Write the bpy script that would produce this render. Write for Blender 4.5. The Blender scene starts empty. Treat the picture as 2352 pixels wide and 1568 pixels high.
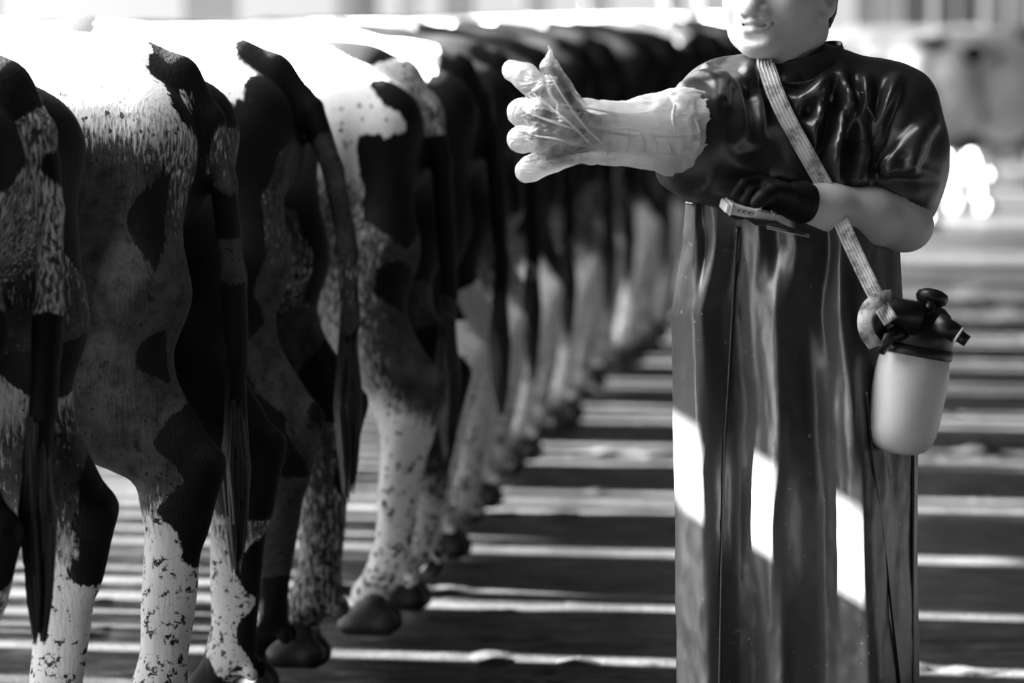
import bpy, bmesh, math, random
import numpy as np
from mathutils import Vector, Matrix, Euler

C = bpy.context.scene.collection
SC = bpy.context.scene
PI = math.pi

# ------------------------------------------------------------------ camera, world, sun, exposure
FPX, CX, CY = 8820.0, 1176.0, 784.0
CAM_H, PITCH = 1.55, math.atan(764.0 / 8820.0)
cam_d = bpy.data.cameras.new('camera')
cam_d.sensor_width = 36.0
cam_d.lens = FPX / 2352.0 * 36.0
cam_d.dof.use_dof = True
cam_d.dof.focus_distance = 7.5
cam_d.dof.aperture_fstop = 2.6
cam_d.clip_end = 400
cam = bpy.data.objects.new('camera', cam_d)
C.objects.link(cam)
cam.location = (0, 0, CAM_H)
cam.rotation_euler = (PI / 2 - PITCH, 0, 0)
SC.camera = cam

world = bpy.data.worlds.new('overcast_sky')
SC.world = world
world.use_nodes = True
wn = world.node_tree.nodes
SUN_EL, SUN_SLOPE = math.radians(24), -0.17          # low sun from the left, light drifting slightly towards the camera
_sd = Vector((1.0, SUN_SLOPE, 0)).normalized() * math.cos(SUN_EL)
SUN_DIR = Vector((_sd.x, _sd.y, -math.sin(SUN_EL)))   # the way the light travels
# hazy sky, black and white: even all round, brighter in a wide soft glow about the sun
wt = world.node_tree
tc = wn.new('ShaderNodeTexCoord')
dt = wn.new('ShaderNodeVectorMath'); dt.operation = 'DOT_PRODUCT'
dt.inputs[1].default_value = tuple(-SUN_DIR)
wt.links.new(tc.outputs['Generated'], dt.inputs[0])
cl = wn.new('ShaderNodeMath'); cl.operation = 'MAXIMUM'; cl.inputs[1].default_value = 0.0
wt.links.new(dt.outputs['Value'], cl.inputs[0])
pw = wn.new('ShaderNodeMath'); pw.operation = 'POWER'; pw.inputs[1].default_value = 3.0
wt.links.new(cl.outputs[0], pw.inputs[0])
ma = wn.new('ShaderNodeMath'); ma.operation = 'MULTIPLY_ADD'
ma.inputs[1].default_value = 15.0; ma.inputs[2].default_value = 0.75
wt.links.new(pw.outputs[0], ma.inputs[0])
bg = wn['Background']
bg.inputs['Color'].default_value = (1, 1, 1, 1)
wt.links.new(ma.outputs[0], bg.inputs['Strength'])

sun_d = bpy.data.lights.new('sun', 'SUN')
sun_d.energy = 420.0
sun_d.angle = math.radians(0.5)
sun = bpy.data.objects.new('sun', sun_d)
C.objects.link(sun)
sun.rotation_euler = SUN_DIR.to_track_quat('-Z', 'Y').to_euler()
sun.location = (-20, 8, 12)

SC.view_settings.view_transform = 'Standard'
SC.view_settings.look = 'None'
SC.view_settings.exposure = 0.0
SC.view_settings.gamma = 1.0
SC.view_settings.use_curve_mapping = False


def at(x, y, Y):
    """World point at depth Y seen at photograph pixel (x, y)."""
    dx, dy = (x - CX) / FPX, (CY - y) / FPX
    cp, sp = math.cos(PITCH), math.sin(PITCH)
    wy = cp + dy * sp
    wz = -sp + dy * cp
    t = Y / wy
    return Vector((dx * t, Y, CAM_H + wz * t))

# ------------------------------------------------------------------ helpers: tagging and objects
def tag(o, label=None, cat=None, group=None, kind=None):
    if label: o['label'] = label
    if cat: o['category'] = cat
    if group: o['group'] = group
    if kind: o['kind'] = kind
    return o


def link(name, me, mat=None, parent=None):
    o = bpy.data.objects.new(name, me)
    C.objects.link(o)
    if mat is not None:
        me.materials.clear()
        me.materials.append(mat)
    if parent is not None:
        o.parent = parent
    return o


def empty(name, loc=(0, 0, 0), rz=0.0):
    o = bpy.data.objects.new(name, None)
    o.empty_display_size = 0.1
    C.objects.link(o)
    o.location = loc
    o.rotation_euler = (0, 0, rz)
    return o


def mesh_from(name, V, F, smooth=True):
    V = np.asarray(V, np.float32)
    F = np.asarray(F, np.int32)
    me = bpy.data.meshes.new(name)
    n = F.shape[1]
    me.vertices.add(len(V)); me.vertices.foreach_set('co', V.ravel())
    me.loops.add(F.size); me.loops.foreach_set('vertex_index', F.ravel())
    me.polygons.add(len(F))
    me.polygons.foreach_set('loop_start', np.arange(0, F.size, n, dtype=np.int32))
    me.polygons.foreach_set('use_smooth', np.full(len(F), smooth))
    me.update(calc_edges=True)
    return me


def attr(me, name, vals):
    a = me.attributes.new(name, 'FLOAT', 'POINT')
    a.data.foreach_set('value', np.asarray(vals, np.float32))


# ------------------------------------------------------------------ helpers: distance-field modelling
class Field:
    """A signed distance grid built up from blended primitives, then meshed with surface nets."""
    def __init__(self, lo, hi, h):
        self.lo = np.array(lo, float); self.h = h
        self.n = np.ceil((np.array(hi, float) - self.lo) / h).astype(int) + 1
        self.F = np.full(self.n, 0.5, np.float32)
        self.ax = [self.lo[i] + h * np.arange(self.n[i]) for i in range(3)]

    def _win(self, lo, hi):
        a = np.clip(np.floor((lo - self.lo) / self.h).astype(int), 0, self.n)
        b = np.clip(np.ceil((hi - self.lo) / self.h).astype(int) + 1, 0, self.n)
        sl = tuple(slice(a[i], b[i]) for i in range(3))
        g = np.meshgrid(*[self.ax[i][sl[i]] for i in range(3)], indexing='ij', sparse=True)
        return sl, g

    def _mix(self, sl, d, k, op):
        F = self.F[sl]
        if F.size == 0: return
        d = d.astype(np.float32)
        if op == 'add':
            if k > 0:
                e = np.maximum(k - np.abs(F - d), 0) / k
                self.F[sl] = np.minimum(F, d) - e * e * k * 0.25
            else:
                self.F[sl] = np.minimum(F, d)
        else:
            d = -d
            if k > 0:
                e = np.maximum(k - np.abs(F - d), 0) / k
                self.F[sl] = np.maximum(F, d) + e * e * k * 0.25
            else:
                self.F[sl] = np.maximum(F, d)

    def cone(self, a, b, ra, rb, k=0.03, op='add', flat=None):
        """Tapered capsule; flat=(axis vector, factor) squashes distances along that axis."""
        a = np.array(a, float); b = np.array(b, float)
        m = max(ra, rb) * (1.0 if flat is None else max(1.0, 1.0 / flat[1])) + k + 3 * self.h
        sl, g = self._win(np.minimum(a, b) - m, np.maximum(a, b) + m)
        ab = b - a; L2 = max(ab @ ab, 1e-9)
        p = [g[i] - a[i] for i in range(3)]
        t = np.clip((p[0] * ab[0] + p[1] * ab[1] + p[2] * ab[2]) / L2, 0, 1)
        q = [p[i] - t * ab[i] for i in range(3)]
        s = q[0] ** 2 + q[1] ** 2 + q[2] ** 2
        if flat is not None:
            n = np.array(flat[0], float); n /= np.linalg.norm(n)
            c = q[0] * n[0] + q[1] * n[1] + q[2] * n[2]
            s = s + c * c * (flat[1] ** 2 - 1.0)
        d = np.sqrt(s) - (ra + (rb - ra) * t)
        self._mix(sl, d, k, op)
        return self

    def chain(self, pts, rs, k=0.03, op='add', flat=None):
        for i in range(len(pts) - 1):
            self.cone(pts[i], pts[i + 1], rs[i], rs[i + 1], k if i == 0 else min(k, min(rs[i], rs[i + 1])), op, flat)
        return self

    def ell(self, c, r, k=0.03, op='add', rot=None):
        c = np.array(c, float); r = np.array(r, float)
        m = max(r) + k + 3 * self.h
        sl, g = self._win(c - m, c + m)
        p = [g[i] - c[i] for i in range(3)]
        if rot is not None:
            R = np.array(Euler(rot).to_matrix().transposed())
            p = [R[i][0] * p[0] + R[i][1] * p[1] + R[i][2] * p[2] for i in range(3)]
        k0 = np.sqrt((p[0] / r[0]) ** 2 + (p[1] / r[1]) ** 2 + (p[2] / r[2]) ** 2)
        k1 = np.sqrt((p[0] / r[0] ** 2) ** 2 + (p[1] / r[1] ** 2) ** 2 + (p[2] / r[2] ** 2) ** 2)
        d = np.where(k1 > 1e-6, k0 * (k0 - 1) / np.maximum(k1, 1e-6), -min(r))
        self._mix(sl, d, k, op)
        return self

    def plane_cut(self, p, n, k=0.0):
        """Remove everything on the side n points to."""
        n = np.array(n, float); n /= np.linalg.norm(n)
        g = np.meshgrid(*self.ax, indexing='ij', sparse=True)
        d = (g[0] - p[0]) * n[0] + (g[1] - p[1]) * n[1] + (g[2] - p[2]) * n[2]
        self._mix(tuple(slice(None) for _ in range(3)), -d, k, 'sub')
        return self

    def blur(self, n=1):
        F = self.F
        for _ in range(n):
            for ax in range(3):
                F = (np.roll(F, 1, ax) + np.roll(F, -1, ax) + 2 * F) * 0.25
        self.F = F
        return self

    def mesh(self, relax=2):
        F = self.F.copy()
        F[0] = F[-1] = 0.5; F[:, 0] = F[:, -1] = 0.5; F[:, :, 0] = F[:, :, -1] = 0.5
        ins = F < 0
        nx, ny, nz = F.shape
        c = [ins[i:nx - 1 + i, j:ny - 1 + j, l:nz - 1 + l] for i in (0, 1) for j in (0, 1) for l in (0, 1)]
        cnt = sum(x.astype(np.int8) for x in c)
        act = (cnt > 0) & (cnt < 8)
        idx = np.argwhere(act)
        lut = np.full(act.shape, -1, np.int32)
        lut[tuple(idx.T)] = np.arange(len(idx))
        acc = np.zeros((len(idx), 3)); num = np.zeros(len(idx))
        off = np.array([(i, j, l) for i in (0, 1) for j in (0, 1) for l in (0, 1)])
        vals = np.stack([F[tuple((idx + o).T)] for o in off], 1)
        for a in range(8):
            for b in range(a + 1, 8):
                if np.abs(off[a] - off[b]).sum() != 1: continue
                va, vb = vals[:, a], vals[:, b]
                m = (va < 0) != (vb < 0)
                t = np.where(m, va / np.where(m, va - vb, 1), 0)
                acc[m] += off[a] + t[m, None] * (off[b] - off[a]); num[m] += 1
        V = (idx + acc / num[:, None]) * self.h + self.lo
        quads = []
        for ax in range(3):
            s0 = [slice(1, -1)] * 3; s0[ax] = slice(0, -1)
            s1 = [slice(1, -1)] * 3; s1[ax] = slice(1, None)
            e0, e1 = ins[tuple(s0)], ins[tuple(s1)]
            for flip, mm in ((False, e0 & ~e1), (True, ~e0 & e1)):
                p = np.argwhere(mm)
                if not len(p): continue
                p = p + np.array([0 if i == ax else 1 for i in range(3)])
                u, v = (ax + 1) % 3, (ax + 2) % 3
                du = np.eye(3, dtype=int)[u]; dv = np.eye(3, dtype=int)[v]
                q = np.stack([lut[tuple((p - du - dv).T)], lut[tuple((p - dv).T)], lut[tuple(p.T)], lut[tuple((p - du).T)]], 1)
                if flip: q = q[:, ::-1]
                quads.append(q)
        Q = np.concatenate(quads)
        V = relax_mesh(V, Q, relax)
        return V, Q


def relax_mesh(V, Q, n):
    if n <= 0: return V
    E = np.concatenate([Q[:, [i, (i + 1) % Q.shape[1]]] for i in range(Q.shape[1])])
    E = np.concatenate([E, E[:, ::-1]])
    deg = np.bincount(E[:, 0], minlength=len(V)).astype(float)[:, None]
    for _ in range(n):
        for lam in (0.5, -0.52):
            S = np.stack([np.bincount(E[:, 0], weights=V[E[:, 1], i], minlength=len(V)) for i in range(3)], 1)
            V = V + lam * (S / np.maximum(deg, 1) - V)
    return V


def vnormals(V, Q):
    n = np.cross(V[Q[:, 2]] - V[Q[:, 0]], V[Q[:, 3 if Q.shape[1] > 3 else 1]] - V[Q[:, 1]])
    N = np.zeros_like(V)
    for i in range(Q.shape[1]):
        for a in range(3):
            N[:, a] += np.bincount(Q[:, i], weights=n[:, a], minlength=len(V))
    return N / np.maximum(np.linalg.norm(N, axis=1, keepdims=True), 1e-9)


def vnoise(P, scale, seed=0, octaves=2):
    """Cheap smooth value noise in [-1, 1] for vertex positions."""
    out = np.zeros(len(P)); amp = 1.0; tot = 0
    for o in range(octaves):
        q = P * scale * (2 ** o) + seed * 17.31 + o * 5.7
        i = np.floor(q).astype(np.int64); f = q - i
        f = f * f * (3 - 2 * f)
        r = 0
        for a in (0, 1):
            for b in (0, 1):
                for c in (0, 1):
                    hsh = (i[:, 0] + a) * 374761393 + (i[:, 1] + b) * 668265263 + (i[:, 2] + c) * 2147483647
                    hsh = (hsh ^ (hsh >> 13)) * 1274126177
                    hv = ((hsh ^ (hsh >> 16)) & 0xffff) / 32767.5 - 1.0
                    w = (f[:, 0] if a else 1 - f[:, 0]) * (f[:, 1] if b else 1 - f[:, 1]) * (f[:, 2] if c else 1 - f[:, 2])
                    r = r + w * hv
        out += amp * r; tot += amp; amp *= 0.5
    return out / tot


def tube(pts, r, seg=10, flat=None, closed=False, caps=True):
    """Swept tube as (V, quads); r is a number or list; flat=(wide, thin) makes a strap section."""
    pts = [Vector(p) for p in pts]
    n = len(pts)
    rs = r if isinstance(r, (list, tuple)) else [r] * n
    V = []; Q = []
    up = Vector((0, 0, 1))
    nrm = None
    for i in range(n):
        a = pts[i - 1] if (i > 0 or closed) else pts[i]
        b = pts[(i + 1) % n] if (i < n - 1 or closed) else pts[i]
        t = (b - a).normalized()
        if nrm is None:
            nrm = t.orthogonal().normalized() if abs(t.dot(up)) > .95 else t.cross(up).normalized()
        nrm = (nrm - t * nrm.dot(t)).normalized()
        bn = t.cross(nrm)
        for s in range(seg):
            ang = 2 * PI * s / seg
            V.append(pts[i] + (nrm * math.cos(ang) + bn * math.sin(ang)) * rs[i])
    for i in range(n if closed else n - 1):
        j = (i + 1) % n
        for s in range(seg):
            s2 = (s + 1) % seg
            Q.append((i * seg + s, i * seg + s2, j * seg + s2, j * seg + s))
    if caps and not closed:
        for i, fl in ((0, True), (n - 1, False)):
            c = len(V); V.append(pts[i])
            for s in range(seg):
                s2 = (s + 1) % seg
                a, b = i * seg + s, i * seg + s2
                Q.append((c, b, a, c) if fl else (c, a, b, c))
    return V, Q


def poly_mesh(name, V, Q, smooth=True):
    me = bpy.data.meshes.new(name)
    F = []
    for q in Q:
        f = []
        for i in q:
            if i not in f: f.append(i)
        if len(f) > 2: F.append(f)
    me.from_pydata([tuple(v) for v in V], [], F)
    me.polygons.foreach_set('use_smooth', [smooth] * len(F))
    me.update()
    return me


def lathe(profile, seg=32):
    """(r, z) profile turned about z."""
    V = []; Q = []
    for r, z in profile:
        for s in range(seg):
            a = 2 * PI * s / seg
            V.append((r * math.cos(a), r * math.sin(a), z))
    for i in range(len(profile) - 1):
        for s in range(seg):
            s2 = (s + 1) % seg
            Q.append((i * seg + s, i * seg + s2, (i + 1) * seg + s2, (i + 1) * seg + s))
    return V, Q


def box_bm(bm, c, s, rz=0.0, bev=0.0):
    r = bmesh.ops.create_cube(bm, size=1)
    vs = r['verts']
    bmesh.ops.scale(bm, vec=s, verts=vs)
    if bev:
        es = list({e for v in vs for e in v.link_edges})
        rb = bmesh.ops.bevel(bm, geom=es, offset=bev, segments=2, affect='EDGES', profile=0.6)
        vs = list({v for f in rb['faces'] for v in f.verts} | {v for v in vs if v.is_valid})
    M = Matrix.Translation(c) @ Matrix.Rotation(rz, 4, 'Z')
    bmesh.ops.transform(bm, matrix=M, verts=vs)


def box(name, c, s, mat, parent=None, rz=0.0, bev=0.0):
    bm = bmesh.new()
    box_bm(bm, c, s, rz, bev)
    me = bpy.data.meshes.new(name)
    bm.to_mesh(me); bm.free()
    return link(name, me, mat, parent)


def lerp(a, b, t):
    return a + (b - a) * t


def catmull(pts, n):
    P = [np.array(p, float) for p in pts]
    P = [2 * P[0] - P[1]] + P + [2 * P[-1] - P[-2]]
    out = []
    for i in range(1, len(P) - 2):
        for j in range(n):
            t = j / n
            a, b, c, d = P[i - 1], P[i], P[i + 1], P[i + 2]
            out.append(0.5 * (2 * b + (c - a) * t + (2 * a - 5 * b + 4 * c - d) * t * t + (3 * b - a - 3 * c + d) * t ** 3))
    out.append(P[-2])
    return out


# ------------------------------------------------------------------ helpers: materials
def material(name, col=0.5, rough=0.6, spec=0.5, metallic=0.0, coat=0.0):
    m = bpy.data.materials.new(name)
    m.use_nodes = True
    b = m.node_tree.nodes['Principled BSDF']
    b.inputs['Base Color'].default_value = (col, col, col, 1)
    b.inputs['Roughness'].default_value = rough
    b.inputs['Specular IOR Level'].default_value = spec
    b.inputs['Metallic'].default_value = metallic
    b.inputs['Coat Weight'].default_value = coat
    return m


class NT:
    def __init__(self, m):
        self.t = m.node_tree; self.n = self.t.nodes; self.b = self.n['Principled BSDF']
    def new(self, typ, **kw):
        nd = self.n.new(typ)
        for k, v in kw.items():
            if k in nd.inputs: nd.inputs[k].default_value = v
            else: setattr(nd, k, v)
        return nd
    def ln(self, a, b):
        self.t.links.new(a, b)
    def noise(self, scale, detail=3.0, rough=0.55, vec=None, stretch=None, typ='Object'):
        if vec is None:
            vec = self.new('ShaderNodeTexCoord').outputs[typ]
        if stretch:
            mp = self.new('ShaderNodeMapping'); mp.inputs['Scale'].default_value = stretch
            self.ln(vec, mp.inputs['Vector']); vec = mp.outputs['Vector']
        nd = self.new('ShaderNodeTexNoise', Scale=scale, Detail=detail, Roughness=rough)
        self.ln(vec, nd.inputs['Vector'])
        return nd.outputs['Fac']
    def ramp(self, fac, stops):
        r = self.new('ShaderNodeValToRGB')
        e = r.color_ramp.elements
        while len(e) < len(stops): e.new(0.5)
        for i, (p, v) in enumerate(stops):
            e[i].position = p; e[i].color = (v, v, v, 1)
        self.ln(fac, r.inputs['Fac'])
        return r.outputs['Color']
    def math(self, op, a, b=None, clamp=False):
        nd = self.new('ShaderNodeMath', operation=op); nd.use_clamp = clamp
        for i, x in enumerate((a, b)):
            if x is None: continue
            if isinstance(x, (int, float)): nd.inputs[i].default_value = x
            else: self.ln(x, nd.inputs[i])
        return nd.outputs[0]
    def mix(self, fac, a, b):
        nd = self.new('ShaderNodeMix', data_type='FLOAT')
        for s, x in ((0, fac), (2, a), (3, b)):
            if isinstance(x, (int, float)): nd.inputs[s].default_value = x
            else: self.ln(x, nd.inputs[s])
        return nd.outputs[0]
    def bump(self, h, strength=0.3, dist=0.01):
        nd = self.new('ShaderNodeBump', Strength=strength, Distance=dist)
        self.ln(h, nd.inputs['Height'])
        self.ln(nd.outputs['Normal'], self.b.inputs['Normal'])
        return nd
# ------------------------------------------------------------------ cows
# local frame of a cow: x towards the head, y to its left, z up, origin on the ground below the pin bones
def cow_field(h, hl=(0.0, 0.19), hr=(0.0, -0.19), tail=0.0, tail_end=0.70, tail_back=0.0, fat=1.0, hipw=1.0, head_drop=0.0, fl=0.0, fr=0.0):
    f = Field((-0.36, -0.47, 0.0), (2.85, 0.47, 1.56), h)
    # trunk
    f.ell((1.10, 0, 0.98), (0.82, 0.36 * fat, 0.41), k=0)
    f.ell((0.80, 0, 0.95), (0.50, 0.36 * fat, 0.36), k=0.15)
    f.ell((1.62, 0, 1.00), (0.40, 0.27, 0.42), k=0.15)
    f.cone((0.45, 0, 1.30), (1.55, 0, 1.27), 0.125, 0.12, k=0.20)
    f.cone((0.30, 0, 1.385), (1.60, 0, 1.345), 0.035, 0.05, k=0.10)
    # pelvis
    f.ell((0.30, 0, 1.16), (0.36, 0.215 * hipw, 0.215), k=0.10)
    f.cone((0.10, 0, 1.20), (0.30, 0, 1.10), 0.13, 0.16, k=0.10)
    for s in (1, -1):
        f.cone((0.50, 0.235 * hipw * s, 1.30), (0.46, 0.15 * s, 1.295), 0.062, 0.09, k=0.10)
        f.ell((0.27, 0.125 * s, 1.255), (0.28, 0.105, 0.105), k=0.10)
        f.cone((0.46, 0.205 * hipw * s, 1.275), (0.03, 0.125 * s, 1.235), 0.072, 0.066, k=0.10)
        f.ell((0.0, 0.125 * s, 1.245), (0.055, 0.045, 0.05), k=0.05)
        f.ell((0.24, 0.225 * hipw * s, 1.13), (0.10, 0.06, 0.09), k=0.10)
    f.cone((0.40, 0, 1.375), (0.10, 0, 1.345), 0.06, 0.058, k=0.09)
    # hind legs
    for s, (fx, fy) in ((1, hl), (-1, hr)):
        ay = abs(fy) * s
        st = (0.41 + 0.25 * fx, 0.245 * s * hipw, 0.80)
        hk = (-0.015 + 0.72 * fx, 0.9 * ay, 0.545)
        f.cone((0.24, 0.165 * s * hipw, 1.12), (0.25 + 0.1 * fx, 0.17 * s * hipw, 0.90), 0.165, 0.13, k=0.08)
        f.cone((0.30, 0.19 * s * hipw, 1.10), (st[0] - 0.03, st[1] - 0.03 * s, 0.86), 0.13, 0.105, k=0.08)
        f.cone((0.02, 0.125 * s, 1.20), (0.03 + 0.2 * fx, 0.15 * s, 0.93), 0.068, 0.085, k=0.06)
        f.cone((0.03 + 0.2 * fx, 0.15 * s, 0.93), (0.06 + 0.45 * fx, 0.165 * s, 0.73), 0.085, 0.062, k=0.05)
        f.cone((st[0] - 0.02, st[1] - 0.03 * s, 0.86), st, 0.10, 0.085, k=0.06)
        f.cone((st[0] - 0.05, st[1] - 0.02 * s, 0.79), (hk[0] + 0.03, hk[1], hk[2] + 0.06), 0.098, 0.056, k=0.05)
        f.cone((0.20 + 0.4 * fx, 0.18 * s, 0.80), (hk[0] + 0.02, hk[1], hk[2] + 0.08), 0.098, 0.054, k=0.05)
        cal = (hk[0] - 0.068, hk[1], hk[2] + 0.055)
        f.cone((0.03 + 0.5 * fx, 0.165 * s, 0.75), (cal[0] + 0.01, cal[1], cal[2]), 0.05, 0.031, k=0.04)
        f.ell(hk, (0.070, 0.050, 0.085), k=0.035)
        f.cone(cal, (hk[0] - 0.035, hk[1], hk[2] - 0.07), 0.031, 0.031, k=0.03)
        ft = (fx + 0.03, ay, 0.17)
        f.cone((hk[0] + 0.005, hk[1], hk[2] - 0.03), (ft[0], ft[1], 0.22), 0.052, 0.038, k=0.03)
        f.cone((hk[0] - 0.03, hk[1], hk[2] - 0.05), (ft[0] - 0.025, ft[1], 0.21), 0.031, 0.026, k=0.02)
        f.ell(ft, (0.053, 0.045, 0.055), k=0.025)
        for q in (1, -1):
            f.ell((ft[0] - 0.052, ft[1] + 0.022 * q, 0.135), (0.017, 0.014, 0.02), k=0.012)
        f.cone((ft[0] + 0.01, ft[1], 0.16), (ft[0] + 0.05, ft[1], 0.09), 0.036, 0.045, k=0.02)
    # udder
    f.ell((0.42, 0, 0.70), (0.25, 0.155, 0.17), k=0.06)
    # shoulders and forelegs
    for s, fx in ((1, fl), (-1, fr)):
        f.cone((1.66, 0.16 * s, 1.25), (1.72, 0.20 * s, 0.98), 0.11, 0.12, k=0.10)
        f.cone((1.72, 0.20 * s, 0.98), (1.62, 0.19 * s, 0.78), 0.11, 0.075, k=0.07)
        kn = (1.66 + 0.6 * fx, 0.18 * s, 0.46)
        ft = (1.66 + fx, 0.18 * s, 0.16)
        f.chain([(1.63, 0.185 * s, 0.76), kn, (ft[0], ft[1], 0.20)], [0.065, 0.046, 0.030], k=0.04)
        f.ell(kn, (0.05, 0.046, 0.055), k=0.03)
        f.ell(ft, (0.042, 0.039, 0.045), k=0.02)
        f.cone(ft, (ft[0] + 0.045, ft[1], 0.085), 0.034, 0.044, k=0.02)
    # neck, head, ears
    d = head_drop
    f.cone((1.75, 0, 1.18), (2.30, 0, 1.18 - d), 0.22, 0.125, k=0.14)
    f.cone((1.85, 0, 1.02), (2.28, 0, 1.10 - d), 0.15, 0.09, k=0.12)
    f.cone((2.30, 0, 1.20 - d), (2.44, 0, 1.08 - d), 0.105, 0.10, k=0.06)
    f.cone((2.42, 0, 1.10 - d), (2.66, 0, 0.86 - d), 0.095, 0.070, k=0.05)
    f.ell((2.68, 0, 0.83 - d), (0.06, 0.075, 0.055), k=0.03)
    for s in (1, -1):
        f.cone((2.30, 0.10 * s, 1.22 - d), (2.24, 0.25 * s, 1.20 - d), 0.03, 0.045, k=0.03, flat=((1, 0, 0.4), 2.2))
    # tail
    t = tail
    b = tail_back
    e = tail_end
    f.cone((0.14, 0, 1.35), (0.0, 0, 1.335), 0.052, 0.040, k=0.06)
    f.cone((0.0, 0, 1.335), (-0.065 - 0.3 * b, 0.05 * t, 1.26), 0.040, 0.031, k=0.03)
    f.chain([(-0.065 - 0.3 * b, 0.05 * t, 1.26), (-0.095 - 0.7 * b, 0.2 * t, 1.13), (-0.11 - b, 0.55 * t, lerp(1.13, e, 0.4)), (-0.115 - b, 0.85 * t, lerp(1.13, e, 0.75)), (-0.11 - b, t, e)],
            [0.030, 0.026, 0.024, 0.022, 0.019], k=0.008)
    return f


def hoof_mesh():
    f = Field((-0.10, -0.08, -0.01), (0.13, 0.08, 0.12), 0.006)
    for s in (1, -1):
        f.cone((-0.035, 0.027 * s, 0.03), (0.055, 0.025 * s, 0.022), 0.034, 0.026, k=0.01)
        f.cone((-0.01, 0.025 * s, 0.075), (0.03, 0.026 * s, 0.035), 0.032, 0.032, k=0.02)
    f.plane_cut((0, 0, 0.0), (0, 0, -1))
    V, Q = f.mesh(1)
    return mesh_from('hoof', V, Q)


def switch_mesh(rng, length=0.30, r=0.014):
    """The brush of long hairs at a tail's end: many thin tapering locks."""
    V = []; Q = []
    for i in range(90):
        a = rng.random() * 2 * PI; q = math.sqrt(rng.random()) * 0.016
        b = a + rng.uniform(-.5, .5); e = q + rng.uniform(0.2, 1.0) * r
        L = length * rng.uniform(0.55, 1.0)
        p0 = Vector((q * math.cos(a), q * math.sin(a), rng.uniform(-.02, .09)))
        p1 = Vector((e * math.cos(b), e * math.sin(b), -0.35 * L))
        p2 = Vector((e * .75 * math.cos(b + .2), e * .75 * math.sin(b + .2), -0.75 * L))
        p3 = Vector((e * .45 * math.cos(b), e * .45 * math.sin(b), -L))
        v, qd = tube([p0, p1, p2, p3], [0.006, 0.0075, 0.006, 0.0012], seg=4, caps=False)
        o = len(V); V += v; Q += [tuple(k + o for k in t) for t in qd]
    return poly_mesh('tail_switch', V, Q)


def coat_material():
    m = material('cow_hide', 0.5, 0.6, 0.15)
    m.node_tree.nodes['Principled BSDF'].inputs['Sheen Weight'].default_value = 0.0
    k = NT(m)
    a = k.new('ShaderNodeAttribute', attribute_name='coat').outputs['Fac']
    dn = k.new('ShaderNodeAttribute', attribute_name='dark_amount').outputs['Fac']
    # ragged hair edge along the patch borders
    hair = k.noise(60, 3, 0.65, stretch=(1.0, 1.0, 0.28))
    fine = k.noise(170, 2, 0.6, stretch=(1.0, 1.0, 0.22))
    a2 = k.math('ADD', a, k.math('MULTIPLY', k.math('SUBTRACT', hair, 0.5), 0.55))
    w = k.ramp(a2, [(0.47, 0.0), (0.53, 1.0)])
    white = k.mix(k.noise(5, 4, 0.6), 0.70, 0.82)
    dark_grey = k.mix(k.ramp(k.noise(26, 5, 0.7), [(0.35, 0), (0.7, 1)]), 0.018, 0.075)
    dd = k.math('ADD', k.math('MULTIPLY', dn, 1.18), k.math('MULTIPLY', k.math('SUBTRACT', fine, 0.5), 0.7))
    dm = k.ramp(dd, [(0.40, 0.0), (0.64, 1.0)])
    wd = k.mix(dm, white, dark_grey)  # white coat blends to dark grey by the vertex amount
    # flecks of splashed mud, denser towards the feet
    sp = k.ramp(k.noise(46, 2, 0.5), [(0.655, 0.0), (0.685, 1.0)])
    z = k.new('ShaderNodeSeparateXYZ')
    k.ln(k.new('ShaderNodeTexCoord').outputs['Object'], z.inputs[0])
    low = k.ramp(z.outputs['Z'], [(0.10, 1.0), (0.75, 0.0)])
    sp2 = k.ramp(k.math('ADD', k.noise(52, 5, 0.7), k.math('MULTIPLY', low, 0.12)), [(0.635, 0.0), (0.68, 1.0)])
    mud = k.math('MAXIMUM', k.math('MULTIPLY', sp, 0.9), sp2)
    wm = k.mix(mud, wd, 0.012)
    col = k.mix(w, 0.0035, wm)
    cc = k.new('ShaderNodeCombineColor')
    for i in range(3): k.ln(col, cc.inputs[i])
    k.ln(cc.outputs[0], k.b.inputs['Base Color'])
    k.bump(fine, 0.35, 0.006)
    return m


MAT = {}
MAT['hide'] = coat_material()
MAT['hoof'] = material('hoof_horn', 0.02, 0.5)
MAT['hair_white'] = material('tail_hair_soiled', 0.30, 0.7)
MAT['hair_black'] = material('tail_hair_black', 0.012, 0.6)
HOOF = hoof_mesh()


def coat_from_markers(P, marks, sig):
    """Solid (3-D) coat pattern: every vertex takes the value of the markers near it."""
    M = np.array(marks, float)
    num = np.zeros(len(P)); den = np.full(len(P), 1e-30); dark_amount = np.zeros(len(P)); wd = np.full(len(P), 1e-30)
    best = np.full(len(P), 1e9)
    for m in M:
        best = np.minimum(best, ((P - m[:3]) ** 2).sum(1))
    bw = np.full(len(P), 1e9)
    for m in M:
        if m[3] > 0.5: bw = np.minimum(bw, ((P - m[:3]) ** 2).sum(1))
    for m in M:
        d2 = ((P - m[:3]) ** 2).sum(1)
        w = np.exp(-(d2 - best) / (2 * sig * sig))
        num += w * m[3]; den += w
        if m[3] > 0.5:
            w = np.exp(-(d2 - bw) / (2 * sig * sig * 4))
            dark_amount += w * m[4]; wd += w
    return num / den, dark_amount / wd


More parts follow.
